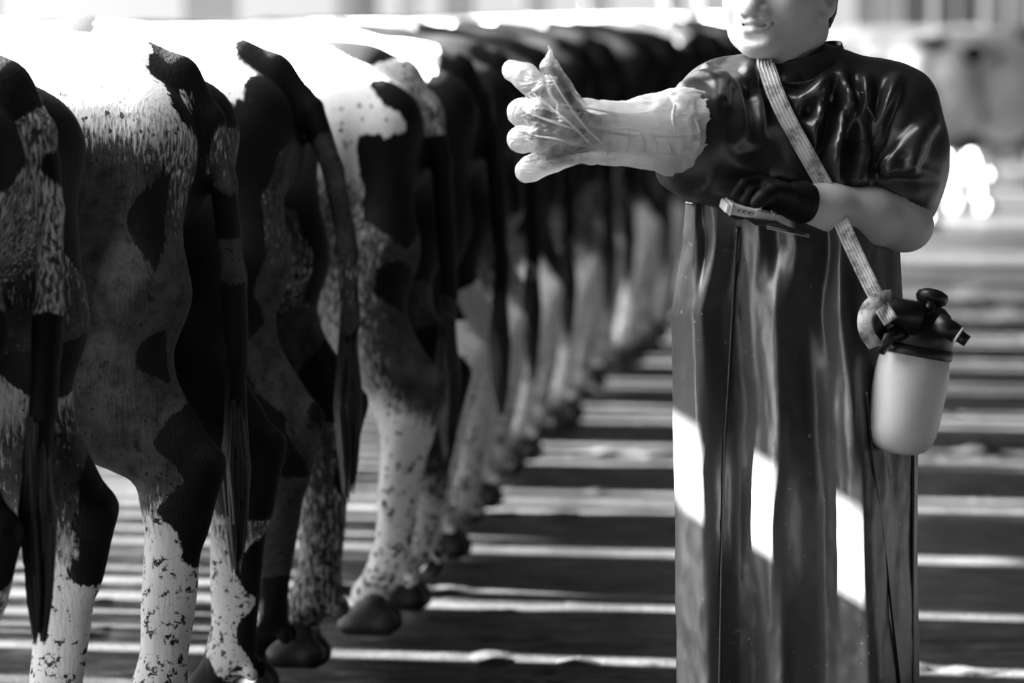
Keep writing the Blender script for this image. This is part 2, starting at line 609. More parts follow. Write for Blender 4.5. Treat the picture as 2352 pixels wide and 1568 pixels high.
def coat_random(P, seed, black=0.5, scale=1.9):
    n = vnoise(P * np.array([1, 1.2, 0.9]), scale, seed, 2)
    t = np.quantile(n, black)
    v = np.clip(0.5 + (n - t) * 3.5, 0, 1)
    low = P[:, 2] < 0.55
    v = np.where(low, np.maximum(v, np.clip((0.62 - P[:, 2]) * 6, 0, 1)), v)
    d = np.clip(0.55 - 0.5 * np.abs(P[:, 2] - 0.8) + 0.35 * vnoise(P, 3.0, seed + 9), 0, 1)
    return v, d


COW_GROUP = 'Holstein cows standing in a row along the left side'


def make_cow(loc, yaw, label, group, h=0.014, marks=None, seed=1, black=0.5, sig=0.03, scale=1.0, switch=None, name='cow', dark_scale=1.0, **kw):
    V, Q = cow_field(h, **kw).mesh(2)
    # slight unevenness of muscle and hide
    N = vnormals(V, Q)
    V = V + N * (vnoise(V, 7.0, seed, 2) * 0.006)[:, None]
    me = mesh_from('cow', V, Q)
    if marks:
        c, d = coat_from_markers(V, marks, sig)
    else:
        c, d = coat_random(V, seed, black)
    d = d * dark_scale
    attr(me, 'coat', c); attr(me, 'dark_amount', d)
    o = link(name, me, MAT['hide'])
    o.location = loc; o.rotation_euler = (0, 0, yaw); o.scale = (scale,) * 3
    tag(o, label, 'cow', group)
    legs = [(kw.get('hl', (0, .19))[0] + 0.075, abs(kw.get('hl', (0, .19))[1])), (kw.get('hr', (0, -.19))[0] + 0.075, -abs(kw.get('hr', (0, -.19))[1])),
            (1.66 + kw.get('fl', 0) + 0.05, 0.18), (1.66 + kw.get('fr', 0) + 0.05, -0.18)]
    for x, y in legs:
        hf = link('hoof', HOOF, None, o)
        hf.location = (x, y, 0.0)
    rng = random.Random(seed)
    sw = link('tail_switch', switch_mesh(rng), MAT['hair_white'] if switch == 'white' else MAT['hair_black'], o)
    b = kw.get('tail_back', 0.0)
    sw.location = (-0.11 - b, kw.get('tail', 0.0), kw.get('tail_end', 0.70))
    return o


HOOF.materials.append(MAT['hoof'])
# coat colour markers in each cow's own frame: x, y, z, white (1) or black (0), amount the white turns dark
MARKS = [
    [(-0.051, 0.033, 1.316, 0, 0), (-0.022, 0.041, 1.352, 0, 0), (-0.09, 0.023, 1.272, 1, 0.55), (-0.084, 0.035, 1.243, 1, 0.5), (-0.068, 0.052, 1.177, 1, 0.5), (-0.045, 0.059, 1.103, 1, 0.5), (-0.004, 0.016, 1.041, 1, 0.5), (-0.008, -0.051, 1.037, 1, 0.5), (-0.092, 0.043, 1.14, 1, 0.4), 
     (-0.003, -0.058, 0.946, 1, 0.5), (0.028, -0.053, 0.976, 1, 0.5), (-0.014, -0.07, 0.998, 1, 0.6), (-0.069, 0.112, 1.267, 0, 0), (-0.071, 0.131, 1.195, 0, 0), (-0.077, 0.111, 1.23, 0, 0), (-0.057, 0.116, 1.136, 1, 0.5), (-0.074, -0.105, 1.223, 0, 0), (-0.053, -0.144, 1.108, 0, 0), 
     (-0.061, -0.098, 1.275, 0, 0), (-0.098, 0.032, 1.206, 0, 0), (-0.097, 0.046, 1.119, 0, 0), (-0.065, -0.068, 1.239, 0, 0), (-0.108, 0.012, 1.198, 0, 0), (-0.114, 0.024, 1.155, 1, 0.5), (-0.119, 0.033, 1.104, 1, 0.5), (-0.124, 0.045, 1.046, 1, 0.5), (-0.132, 0.056, 0.988, 1, 0.5), 
     (-0.136, 0.069, 0.93, 0, 0.9), (-0.136, 0.078, 0.865, 0, 0), (-0.136, 0.079, 0.792, 0, 0), (0.021, -0.054, 0.916, 1, 0.9), (0.012, -0.084, 0.846, 0, 0), (0.061, -0.093, 0.782, 1, 0.1), (0.055, -0.095, 0.691, 1, 0.6), (0.023, -0.101, 0.73, 1, 0.65), (0.002, -0.107, 0.654, 1, 0.65), 
     (0.035, -0.119, 0.574, 1, 0.6), (-0.004, -0.111, 0.577, 1, 0.6), (-0.041, -0.12, 0.532, 1, 0.4), (0.002, -0.119, 0.499, 1, 0.25), (-0.019, -0.141, 0.382, 1, 0.1), (-0.009, -0.13, 0.437, 1, 0.1), (-0.068, -0.133, 0.501, 0, 0), (-0.075, -0.129, 0.578, 0, 0), (-0.085, -0.136, 0.616, 0, 0), 
     (-0.05, -0.122, 0.616, 1, 0.7), (-0.057, -0.159, 0.42, 1, 0.5), (-0.02, -0.153, 0.31, 1, 0.1), (1, 0.3, 1.2, 0, 0), (1.2, 0.35, 0.8, 1, 0.2), (1.6, 0.25, 1.1, 0, 0), (1.3, -0.3, 1, 1, 0.3), (0.6, -0.3, 1, 0, 0), (0.3, -0.3, 1.1, 0, 0), 
     (2.2, 0, 1.2, 0, 0), (2.6, 0, 0.9, 0, 0), (1.66, 0.18, 0.4, 1, 0.2), (1.66, -0.18, 0.4, 1, 0.2), (1.66, 0.18, 0.9, 0, 0), (1.66, -0.18, 0.9, 0, 0), (0.8, 0, 1.42, 1, 0), (1.3, 0, 1.43, 0, 0), (0.12, 0.03, 1.4, 1, 0), 
     (0.25, 0.05, 1.43, 1, 0), (0.2, 0.1, 1.39, 1, 0), (0.35, 0, 1.43, 1, 0), (0.3, 0.14, 1.37, 1, 0), (0.45, 0.1, 1.4, 1, 0), (0.1, 0.2, 1.22, 0, 0), (0.03, 0.1, 1.3, 0, 0), (0.25, 0.24, 1.25, 0, 0), (0.42, 0.24, 1.28, 0, 0), 
     (0.02, 0, 1.36, 0, 0), ],
    [(0.159, 0.077, 1.4, 1, 0), (0.119, 0.041, 1.417, 1, 0), (0.068, 0.075, 1.383, 1, 0), (0.054, 0.041, 1.4, 1, 0), (0.023, 0.139, 1.342, 1, 0), (0.079, 0.2, 1.326, 1, 0), (0.092, 0.235, 1.277, 1, 0.1), (0.013, 0.21, 1.277, 1, 0.3), (-0.023, 0.188, 1.285, 1, 0.3), 
     (-0.011, 0.146, 1.326, 1, 0.1), (0.058, 0.232, 1.235, 1, 0.55), (-0.014, 0.211, 1.227, 1, 0.55), (-0.05, 0.177, 1.251, 1, 0.35), (-0.003, 0.024, 1.383, 0, 0), (-0.038, 0.02, 1.357, 0, 0), (-0.07, 0.011, 1.298, 0, 0), (-0.07, 0.034, 1.256, 0, 0), (-0.041, 0.108, 1.308, 0, 0), 
     (-0.064, 0.134, 1.267, 0, 0), (0.005, 0.051, 1.366, 0, 0), (0.032, 0.005, 1.399, 0, 0), (-0.086, 0.006, 1.281, 0, 0), (-0.096, 0.013, 1.239, 1, 0.5), (-0.101, 0.017, 1.196, 1, 0.55), (-0.103, 0.022, 1.154, 1, 0.7), (-0.104, 0.02, 1.068, 0, 0.8), (-0.104, 0.014, 0.983, 1, 0.7), 
     (-0.106, 0.012, 0.897, 0, 0), (-0.105, 0.003, 0.81, 0, 0), (-0.107, -0.001, 0.724, 0, 0), (-0.046, 0.042, 1.298, 1, 0.5), (-0.067, 0.152, 1.226, 1, 0.5), (-0.071, 0.13, 1.2, 1, 0.5), (-0.06, 0.144, 1.158, 1, 0.5), (-0.055, 0.149, 1.074, 1, 0.5), (-0.058, 0.168, 1.017, 1, 0.55), 
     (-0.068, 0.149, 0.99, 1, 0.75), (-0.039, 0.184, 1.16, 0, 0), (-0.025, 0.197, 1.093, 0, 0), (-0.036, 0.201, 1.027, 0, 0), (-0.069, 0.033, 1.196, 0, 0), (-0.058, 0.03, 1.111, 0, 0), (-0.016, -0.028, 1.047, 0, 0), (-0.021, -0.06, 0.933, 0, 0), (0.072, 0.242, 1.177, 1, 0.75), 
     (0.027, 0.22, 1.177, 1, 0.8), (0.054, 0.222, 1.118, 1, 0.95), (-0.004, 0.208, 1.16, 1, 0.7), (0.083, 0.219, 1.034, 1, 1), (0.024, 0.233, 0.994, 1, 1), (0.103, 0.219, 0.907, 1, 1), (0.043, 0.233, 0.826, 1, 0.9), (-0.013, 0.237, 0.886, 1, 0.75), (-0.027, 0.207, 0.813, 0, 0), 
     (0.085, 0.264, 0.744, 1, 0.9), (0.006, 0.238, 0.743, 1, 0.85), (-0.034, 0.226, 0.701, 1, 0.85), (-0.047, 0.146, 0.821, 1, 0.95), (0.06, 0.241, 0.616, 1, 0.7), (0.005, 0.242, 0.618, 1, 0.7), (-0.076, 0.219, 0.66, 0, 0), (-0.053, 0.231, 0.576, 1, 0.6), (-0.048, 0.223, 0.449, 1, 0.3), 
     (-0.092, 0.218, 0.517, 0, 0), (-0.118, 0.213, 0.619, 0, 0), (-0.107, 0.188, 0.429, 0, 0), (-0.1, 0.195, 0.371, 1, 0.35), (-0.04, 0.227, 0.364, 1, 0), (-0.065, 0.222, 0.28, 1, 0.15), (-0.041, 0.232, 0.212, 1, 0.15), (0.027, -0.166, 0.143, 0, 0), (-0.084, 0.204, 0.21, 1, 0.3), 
     (-0.023, -0.138, 0.355, 1, 0.2), (-0.038, -0.146, 0.266, 1, 0.15), (-0.028, -0.146, 0.176, 1, 0.2), (-0.092, -0.156, 0.355, 0, 0), (-0.082, -0.179, 0.218, 0, 0), (-0.07, -0.117, 0.492, 0, 0), (-0.039, -0.104, 0.624, 0, 0), (-0.088, -0.12, 0.58, 0, 0), (-0.056, -0.129, 0.42, 1, 0.6), 
     (0.8, 0.3, 1.2, 1, 0.1), (1.2, 0.3, 1.2, 1, 0.1), (1.2, 0.35, 0.8, 1, 0.5), (1.6, 0.25, 1.1, 0, 0), (1.3, -0.3, 1, 1, 0.3), (0.6, -0.3, 1, 0, 0), (0.3, -0.3, 1.1, 0, 0), (2.2, 0, 1.2, 0, 0), (2.6, 0, 0.9, 1, 0), 
     (1.66, 0.18, 0.4, 1, 0.2), (1.66, -0.18, 0.4, 1, 0.2), (1.66, 0.18, 0.9, 0, 0), (1.66, -0.18, 0.9, 0, 0), (0.9, 0, 1.42, 1, 0), (1.3, 0, 1.43, 1, 0), (1.6, 0, 1.43, 0, 0), ],
    [(0.051, 0.183, 1.328, 1, 0), (0.033, 0.21, 1.287, 1, 0), (0.088, 0.123, 1.364, 1, 0), (0.052, 0.116, 1.355, 1, 0.1), (0.104, 0.074, 1.392, 1, 0), (-0.024, 0.008, 1.372, 0, 0), (0.042, 0.066, 1.373, 0, 0), (-0.02, 0.16, 1.309, 0, 0), (-0.059, 0.03, 1.307, 0, 0), 
     (-0.097, 0.027, 1.26, 0, 0), (0.004, 0.21, 1.264, 0, 0), (0.003, 0.216, 1.218, 0, 0), (-0.028, 0.191, 1.125, 0, 0), (0.003, 0.218, 1.033, 0, 0), (0.015, 0.244, 0.941, 0, 0), (-0.027, 0.224, 0.978, 0, 0), (-0.06, 0.168, 1.217, 0, 0), (-0.115, 0.02, 1.232, 0, 0), 
     (-0.063, 0.13, 1.141, 1, 0.6), (-0.053, 0.162, 1.077, 1, 0.6), (-0.053, 0.195, 0.995, 1, 0.6), (-0.019, -0.067, 0.999, 1, 0.6), (-0.034, -0.068, 0.922, 1, 0.5), (-0.067, 0.195, 0.921, 1, 0.6), (-0.054, 0.155, 0.843, 1, 0.7), (-0.033, 0.214, 0.754, 1, 0.75), (-0.017, -0.105, 0.726, 1, 0.65), 
     (-0.112, 0.189, 0.66, 1, 0.7), (-0.054, 0.221, 0.68, 1, 0.75), (-0.127, 0.208, 0.569, 1, 0.6), (-0.04, -0.066, 1.076, 0, 0), (-0.048, -0.09, 0.998, 0, 0), (-0.068, -0.022, 1.164, 0, 0), (0.003, 0.224, 0.801, 0, 0), (-0.003, 0.245, 0.663, 0, 0), (-0.037, 0.231, 0.588, 0, 0), 
     (-0.074, 0.226, 0.532, 0, 0), (-0.123, 0.023, 1.185, 1, 0.75), (-0.123, 0.021, 1.119, 1, 0.85), (-0.075, -0.122, 0.919, 0, 0), (-0.072, -0.121, 0.677, 0, 0), (-0.157, 0.177, 0.613, 0, 0), (-0.062, 0.222, 0.428, 1, 0.75), (-0.053, 0.225, 0.334, 1, 0.8), (-0.062, 0.224, 0.193, 0, 0), 
     (-0.034, 0.231, 0.146, 0, 0), (-0.049, -0.131, 0.452, 1, 0.6), (-0.067, -0.136, 0.384, 1, 0.5), (-0.119, -0.165, 0.43, 0, 0), (0.8, 0.3, 1.2, 1, 0), (1.2, 0.3, 1.2, 1, 0.1), (1.2, 0.35, 0.8, 0, 0), (1.6, 0.25, 1.1, 0, 0), (1.3, -0.3, 1, 0, 0), 
     (0.6, -0.3, 1, 0, 0), (0.3, -0.3, 1.1, 0, 0), (2.2, 0, 1.2, 0, 0), (2.6, 0, 0.9, 1, 0), (1.66, 0.18, 0.4, 1, 0.2), (1.66, -0.18, 0.4, 1, 0.2), (1.66, 0.18, 0.9, 0, 0), (1.66, -0.18, 0.9, 0, 0), (0.9, 0, 1.42, 1, 0), 
     (1.15, 0.05, 1.43, 1, 0), (1.45, 0, 1.43, 1, 0), (0.46, 0.05, 1.45, 0, 0), (0.42, 0.09, 1.43, 0, 0), (0.5, 0.06, 1.44, 0, 0), (0.34, 0.06, 1.44, 1, 0), (0.6, 0.05, 1.43, 1, 0), (0.46, -0.05, 1.44, 0, 0), (0.35, 0.12, 1.4, 1, 0), 
     (0.55, 0.14, 1.38, 1, 0), ],
    [(0.098, 0.155, 1.359, 1, 0), (0.102, 0.228, 1.298, 1, 0), (0.031, 0.217, 1.267, 1, 0), (-0.01, 0.209, 1.225, 1, 0), (0.078, 0.243, 1.216, 1, 0), (0.143, 0.147, 1.369, 1, 0), (0.086, 0.256, 1.164, 1, 0.35), (0.081, 0.233, 1.091, 1, 0.5), (0.095, 0.221, 1.007, 1, 0.55), 
     (0.083, 0.226, 0.903, 1, 0.5), (0.014, 0.245, 0.946, 1, 0.5), (0.099, 0.25, 0.8, 1, 0.35), (0.057, 0.247, 0.758, 1, 0.65), (0.076, 0.261, 0.697, 1, 0.15), (0.059, 0.241, 0.612, 1, 0.15), (0, 0.22, 0.548, 1, 0.15), (-0.053, 0.222, 0.465, 1, 0.05), (-0.071, 0.205, 0.4, 1, 0.05), 
     (-0.033, -0.144, 0.303, 1, 0.15), (-0.025, -0.151, 0.171, 1, 0), (0.009, 0.075, 1.348, 1, 0.45), (-0.038, 0.046, 1.316, 1, 0.45), (-0.066, 0.028, 1.289, 1, 0.5), (0.068, 0.053, 1.4, 0, 0), (-0.011, 0.187, 1.292, 0, 0), (-0.069, 0.141, 1.245, 0, 0), (-0.019, 0.201, 1.173, 0, 0), 
     (0.021, 0.214, 1.111, 0, 0), (-0.001, 0.221, 1.028, 0, 0), (-0.043, 0.217, 0.966, 0, 0), (-0.087, 0.023, 1.104, 0, 0), (-0.056, -0.118, 0.882, 0, 0), (-0.057, 0.135, 1.056, 0, 0), (0.04, 0.223, 1.184, 0, 0), (-0.027, 0.217, 0.851, 0, 0), (-0.003, 0.228, 0.841, 0, 0), 
     (-0.036, 0.189, 0.808, 0, 0), (-0.019, 0.23, 0.878, 0, 0), (-0.045, 0.201, 0.861, 0, 0), (-0.026, 0.234, 0.92, 1, 0.6), (0.027, 0.237, 0.862, 1, 0.5), (0.029, 0.233, 0.8, 1, 0.55), (-0.021, 0.217, 0.768, 1, 0.7), (-0.067, 0.181, 0.902, 1, 0.85), (-0.013, -0.11, 0.774, 1, 0.9), 
     (-0.022, 0.222, 0.737, 1, 0.75), (-0.07, 0.198, 0.694, 1, 0.9), (-0.055, -0.122, 0.666, 0, 0), (-0.025, 0.237, 0.644, 1, 0.7), (-0.075, 0.22, 0.591, 1, 0.8), (-0.122, 0.193, 0.537, 1, 0.6), (-0.059, -0.152, 0.336, 1, 0.85), (0.015, 0.246, 0.696, 1, 0.5), (0.8, 0.3, 1.2, 1, 0), 
     (1.2, 0.3, 1.2, 1, 0.1), (1.2, 0.35, 0.8, 1, 0.3), (1.6, 0.25, 1.1, 0, 0), (1.3, -0.3, 1, 1, 0.3), (0.6, -0.3, 1, 0, 0), (0.3, -0.3, 1.1, 0, 0), (2.2, 0, 1.2, 0, 0), (2.6, 0, 0.9, 1, 0), (1.66, 0.18, 0.4, 1, 0.2), 
     (1.66, -0.18, 0.4, 1, 0.2), (1.66, 0.18, 0.9, 0, 0), (1.66, -0.18, 0.9, 0, 0), (0.9, 0, 1.42, 1, 0), (1.3, 0, 1.43, 1, 0), (1.6, 0, 1.43, 1, 0), ],
]
# ------------------------------------------------------------------ the setting
def ground_material():
    m = material('wet_mud', 0.03, 0.5, 0.02)
    k = NT(m)
    big = k.noise(1.3, 4, 0.6, stretch=(0.5, 1.0, 1.0))
    mid = k.noise(14, 5, 0.65, stretch=(0.55, 1.0, 1.0))
    fine = k.noise(70, 4, 0.7)
    col = k.mix(k.ramp(big, [(0.35, 0), (0.7, 1)]), 0.010, 0.030)
    col = k.mix(k.ramp(mid, [(0.4, 0), (0.65, 1)]), k.math('MULTIPLY', col, 0.6), col)
    cc = k.new('ShaderNodeCombineColor')
    for i in range(3): k.ln(col, cc.inputs[i])
    k.ln(cc.outputs[0], k.b.inputs['Base Color'])
    k.ln(k.mix(k.ramp(mid, [(0.35, 0), (0.65, 1)]), 0.28, 0.6), k.b.inputs['Roughness'])
    k.bump(k.math('ADD', k.math('MULTIPLY', mid, 0.7), k.math('MULTIPLY', fine, 0.4)), 0.9, 0.02)
    return m


MAT['mud'] = ground_material()


def ground_patch(name, x0, x1, y0, y1, nx, ny, amp):
    X, Y = np.meshgrid(np.linspace(x0, x1, nx), np.linspace(y0, y1, ny), indexing='ij')
    P = np.stack([X.ravel(), Y.ravel(), np.zeros(X.size)], 1)
    z = amp * (0.5 * vnoise(P * np.array([0.6, 1, 1]), 3.2, 3, 2) + 0.45 * vnoise(P * np.array([0.8, 1, 1]), 11.0, 8, 3)) - amp * 0.5
    e = np.minimum.reduce([(X - x0) / .3, (x1 - X) / .3, (Y - y0) / .3, (y1 - Y) / .3]).ravel()
    P[:, 2] = z * np.clip(e, 0, 1) - 0.004
    i = np.arange((nx - 1) * ny).reshape(nx - 1, ny)[:, :-1].ravel()
    Q = np.stack([i, i + ny, i + ny + 1, i + 1], 1)
    return mesh_from(name, P, Q)


floor = link('floor', ground_patch('floor', -2.2, 2.6, 6.0, 22.0, 320, 960, 0.075), MAT['mud'])
tag(floor, 'wet trampled mud of the alley behind the cows', kind='structure')
yard = box('floor', (0, 20, -0.06), (60, 90, 0.08), MAT['mud'])
tag(yard, 'muddy yard around the alley', kind='structure')

MAT['dark_wall'] = material('dark_board', 0.03, 0.8)
MAT['roof'] = material('roof_sheet', 0.03, 0.7)
MAT['pale_board'] = material('sunlit_board', 0.55, 0.7)
MAT['grey_board'] = material('weathered_board', 0.18, 0.8)
tag(box('ceiling', (4.55, 13.5, 3.65), (9.9, 41.0, 0.08), MAT['roof']), 'roof over the alley', kind='structure')
tag(box('ceiling', (-5.2, -0.5, 3.65), (9.6, 13.0, 0.08), MAT['roof']), 'roof over the feed lane by the viewer', kind='structure')
tag(box('wall_right', (9.4, 13.5, 1.8), (0.15, 41.0, 3.7), MAT['dark_wall']), 'boarded wall on the right', kind='structure')
tag(box('wall_back', (0.0, -7.0, 1.8), (19.0, 0.15, 3.7), MAT['dark_wall']), 'boarded wall behind the viewer', kind='structure')
# unseen board screen, added: gaps stripe the mud with sun, closed bay shades worker
slat_screen = tag(box('sun_screen', (-6.05, 4.0, 3.42), (0.06, 18.0, 0.10), MAT['dark_wall']), 'top rail of an added slatted sun screen out of view', kind='structure')
box('rail', (-6.05, 19.2, 4.8), (0.06, 12.4, 0.10), MAT['dark_wall'], slat_screen)
y = -4.8
rs = random.Random(5)
while y < 25.4:
    w = rs.uniform(0.11, 0.17)
    solid = 7.85 < y < 8.75
    top = 3.42 if y < 13 else 4.8  # taller stretch added to dim the far mud
    bd = box('board', (-6.0, y, top / 2), (0.03, 0.30 if solid else w, top), MAT['dark_wall'], slat_screen)
    y += 0.29 if solid else w + rs.uniform(0.09, 0.16)

# unseen box on legs, added to keep the low sun off the worker's chest
tank = empty('shade_box', (-8.0, 8.66, 0))
tag(tank, 'square raised box on four legs, added out of view to block the sun', 'sun blocker')
box('shade_box_body', (0, 0, 4.98), (0.6, 0.58, 0.72), MAT['dark_wall'], tank, bev=0.03)
for sx in (-1, 1):
    for sy in (-1, 1):
        box('leg', (0.26 * sx, 0.23 * sy, 2.28), (0.05, 0.05, 4.56), MAT['dark_wall'], tank)

# ------------------------------------------------------------------ the row of cows
R = math.radians
NEAR = 'Holstein cows standing in a row along the left side'
# unseen board panel on posts, added to shade far cows above their legs
far_screen = tag(box('sun_screen', (-8.0, 33.0, 6.7), (0.12, 11.2, 2.0), MAT['dark_wall']), 'raised board panel added out of view to shade the far cows', kind='structure')
for y in (27.6, 38.4):
    box('post', (-8.0, y, 2.85), (0.2, 0.2, 5.7), MAT['dark_wall'], far_screen)

ROW = 'Holstein cows standing in a row along the left side'
make_cow((-0.909, 6.90, 0), R(158), 'black and white cow at the left edge, its white-haired rump cut off by the frame', ROW, h=0.010, seed=11, marks=MARKS[0], tail=0.10, scale=1.055)
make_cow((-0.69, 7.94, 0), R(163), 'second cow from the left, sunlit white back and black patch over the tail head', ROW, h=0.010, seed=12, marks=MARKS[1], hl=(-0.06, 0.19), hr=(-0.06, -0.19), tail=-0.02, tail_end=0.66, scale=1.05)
make_cow((-0.545, 8.80, 0), R(167), 'third cow from the left, black hind end with a straight hanging tail', ROW, h=0.010, seed=13, marks=MARKS[2], hl=(-0.06, 0.19), hr=(-0.07, -0.19), tail=0.0, tail_back=0.055, fat=0.9, scale=1.05)
make_cow((-0.275, 9.66, 0), R(169), 'fourth cow from the left, big black patch on the hip and a white hind leg', ROW, h=0.010, seed=14, marks=MARKS[3], hl=(-0.04, 0.19), hr=(-0.03, -0.19), tail=0.0, fat=0.9, scale=1.03)

# coats of the blurred cows further along, markers in the cow's own frame
LEGS_W = [(0.0, .19, .15, 1, .05), (0.0, -.19, .15, 1, .05), (0.0, .18, .45, 1, .15), (0.0, -.18, .45, 1, .15), (1.66, .18, .3, 1, .2), (1.66, -.18, .3, 1, .2)]
FRONT = [(1.6, .25, 1.1, 0, 0), (1.2, -.3, 1.0, 1, .3), (2.2, 0, 1.2, 0, 0), (2.6, 0, .9, 1, 0), (1.66, .18, .8, 0, 0), (1.66, -.18, .8, 0, 0), (1.5, 0, 1.36, 0, 0)]
WHITE_HIP = [(.5, .24, 1.3, 1, 0), (.4, .2, 1.2, 1, 0), (.8, .3, 1.2, 1, .1), (.5, 0, 1.42, 1, 0), (.9, 0, 1.38, 1, 0), (.25, .2, 1.25, 1, .1), (.2, .24, 1.1, 1, .5), (.15, .1, 1.36, 1, .1),
             (-.03, .1, 1.22, 0, 0), (-.07, 0, 1.25, 0, 0), (-.11, 0, 1.0, 0, 0), (.1, .15, .9, 0, 0), (.3, .25, .85, 0, 0), (.1, -.2, 1.1, 0, 0), (.2, .2, .7, 0, 0)]
BLACK_RUMP = [(.0, .1, 1.24, 0, 0), (-.07, 0, 1.25, 0, 0), (-.11, 0, 1.0, 0, 0), (.25, .2, 1.2, 0, 0), (.25, 0, 1.42, 0, 0), (.45, .24, 1.3, 0, 0), (.15, .2, .95, 0, 0), (.1, -.15, 1.0, 0, 0),
              (.6, 0, 1.42, 1, 0), (.9, 0, 1.38, 1, 0), (.8, .3, 1.2, 1, .1), (.3, .25, .8, 1, .7), (.1, .16, .7, 1, .6), (.05, -.15, .75, 1, .5)]
GREY_PATCH = [(.0, .1, 1.24, 0, 0), (-.07, 0, 1.25, 0, 0), (-.11, 0, .9, 0, 0), (.3, .2, 1.25, 1, .35), (.2, .2, 1.15, 1, .5), (.45, 0, 1.42, 1, .1), (.3, 0, 1.42, 0, 0), (.6, .3, 1.1, 0, 0), (.2, .2, .95, 0, 0),
              (.1, -.15, 1.0, 0, 0), (.9, 0, 1.38, 1, 0), (.2, .2, .75, 1, .8), (.05, -.15, .75, 1, .8)]
rest = [(-0.15, 10.60, 169, WHITE_HIP, 'fifth cow from the left, bright white hip above a black hind leg'),
        (-0.05, 11.7, 172, BLACK_RUMP, 'sixth cow from the left, blurred black rump under the glove tips'),
        (0.08, 12.95, 171, GREY_PATCH, 'seventh cow from the left, blurred, with pale hind legs below the glove'),
        (0.24, 14.2, 169, BLACK_RUMP, 'eighth cow from the left, black rump rising behind the gloved thumb'),
        (0.36, 15.5, 170, BLACK_RUMP, 'ninth cow from the left, black rump and white shanks behind the gloved forearm'),
        (0.56, 16.6, 169, GREY_PATCH, 'tenth cow from the left, grey patch behind the gloved forearm'),
        (0.72, 17.8, 172, BLACK_RUMP, 'eleventh cow from the left, black, close beside the raised sleeve'),
        (0.9, 19.2, 169, WHITE_HIP, 'twelfth cow from the left, pale hip just left of the worker'),
        (1.08, 20.6, 170, BLACK_RUMP, 'thirteenth cow in the row, its rump half hidden by the raised sleeve'),
        (1.3, 22.0, 167, GREY_PATCH, 'fourteenth cow in the row, behind the worker\'s shoulder'),
        (1.5, 23.5, 169, BLACK_RUMP, 'fifteenth cow in the row, almost hidden behind the worker\'s chin'),
        (1.75, 25.3, 168, WHITE_HIP, 'last cow in the row, hidden behind the worker\'s neck')]
for i, (x, y, a, mk, lb) in enumerate(rest):
    mk2 = [(p[0] + .03 * math.sin(i * 1.7 + n), p[1], p[2] + .04 * math.cos(i * 2.3 + n * 1.3), p[3], p[4]) for n, p in enumerate(mk)]
    make_cow((x, y, 0), R(a), lb, ROW, h=0.018 if i < 5 else 0.026, seed=20 + i, marks=mk2 + LEGS_W + FRONT, sig=0.05, tail=0.03 * ((i % 3) - 1), scale=1.03, fat=0.92)

# cows standing about in the sun at the far right
FAR = 'cows standing in the sun at the far right'
for i, (x, y, a, b, lb) in enumerate([(2.2, 26.5, 150, .22, 'sunlit far cow half hidden by the worker\'s bare upper arm'), (2.85, 27.5, 25, .35, 'sunlit far cow with bright white hind legs, midway between worker and right edge'),
                                      (3.45, 29.2, 30, .30, 'sunlit far cow cut by the right edge of the photo'), (5.2, 32.2, 170, .3, 'far cow standing behind the one at the right edge'),
                                      (1.9, 30.6, 175, .2, 'far pale cow hidden behind the worker\'s shoulder'), (2.7, 34.0, 20, .25, 'most distant cow, in front of the pale board fence')]):
    make_cow((x, y, 0), R(a), lb, FAR, h=0.026, seed=50 + i, black=b, tail=0.0, scale=0.95, dark_scale=0.25)

# posts of the barn's open far end, and the pale board fence at the right of them
ORD = ['first', 'second', 'third', 'fourth', 'fifth', 'sixth', 'seventh', 'eighth', 'ninth', 'tenth']
WHERE = ['at the left edge', 'wide, above the second cow', 'above the fourth cow\'s back', 'dark, beside a paler one', 'pale, above the fifth cow', 'above the glove tips', 'above the gloved thumb', 'above the gloved forearm', 'narrow and dark, left of the face', 'beside the worker\'s nose']
for i, (px_, w, col) in enumerate([(-60, .5, .25), (487, .58, .30), (800, .24, .28), (846, .22, .16), (940, .20, .35), (1054, .34, .24), (1234, .26, .28), (1374, .26, .28), (1545, .16, .16), (1640, .3, .35)]):
    X = at(px_, 40, 40.0)[0]
    mt = material('post_paint', col, 0.8)
    tag(box('post', (X, 40.0, 1.75), (w, 0.25, 3.5), mt), ORD[i] + ' blurred far post from the left, ' + WHERE[i], 'post', 'posts of the open far end')
fence = empty('board_fence', (6.2, 36.0, 0))
tag(fence, 'pale upright board fence behind the far sunlit cows', 'fence')
rs = random.Random(3)
x = -2.9
fm = [material('fence_board', c, 0.8) for c in (.22, .15, .11, .07)]
while x < 3.0:
    w = rs.uniform(.16, .26)
    box('board', (x, 0, 1.3), (w, .03, 2.35), rs.choice(fm), fence)
    x += w + rs.uniform(.02, .05)
box('rail', (0, .05, 0.55), (6.1, .05, .12), fm[2], fence)
box('rail', (0, .05, 1.95), (6.1, .05, .12), fm[2], fence)
# ------------------------------------------------------------------ the worker
MY = 7.42                     # depth of the worker's spine


def W(x, y, d=0.0):
    """Point on the worker: photograph pixel, d metres nearer to the camera than the spine."""
    return np.array(at(x, y, MY - d))


def field_hit(f, x, y, near=6.8, far=8.2):
    """First surface of a field along the sight line of pixel (x, y)."""
    ys = np.arange(near, far, f.h * 0.5)
    P = np.array([at(x, y, v) for v in ys])
    I = np.round((P - f.lo) / f.h).astype(int)
    ok = ((I >= 0) & (I < f.n)).all(1)
    I = np.clip(I, 0, np.array(f.n) - 1)
    v = np.where(ok, f.F[tuple(I.T)], 1.0)
    k = np.argmax(v < 0)
    return P[k] if v[k] < 0 else np.array(at(x, y, MY - 0.1))


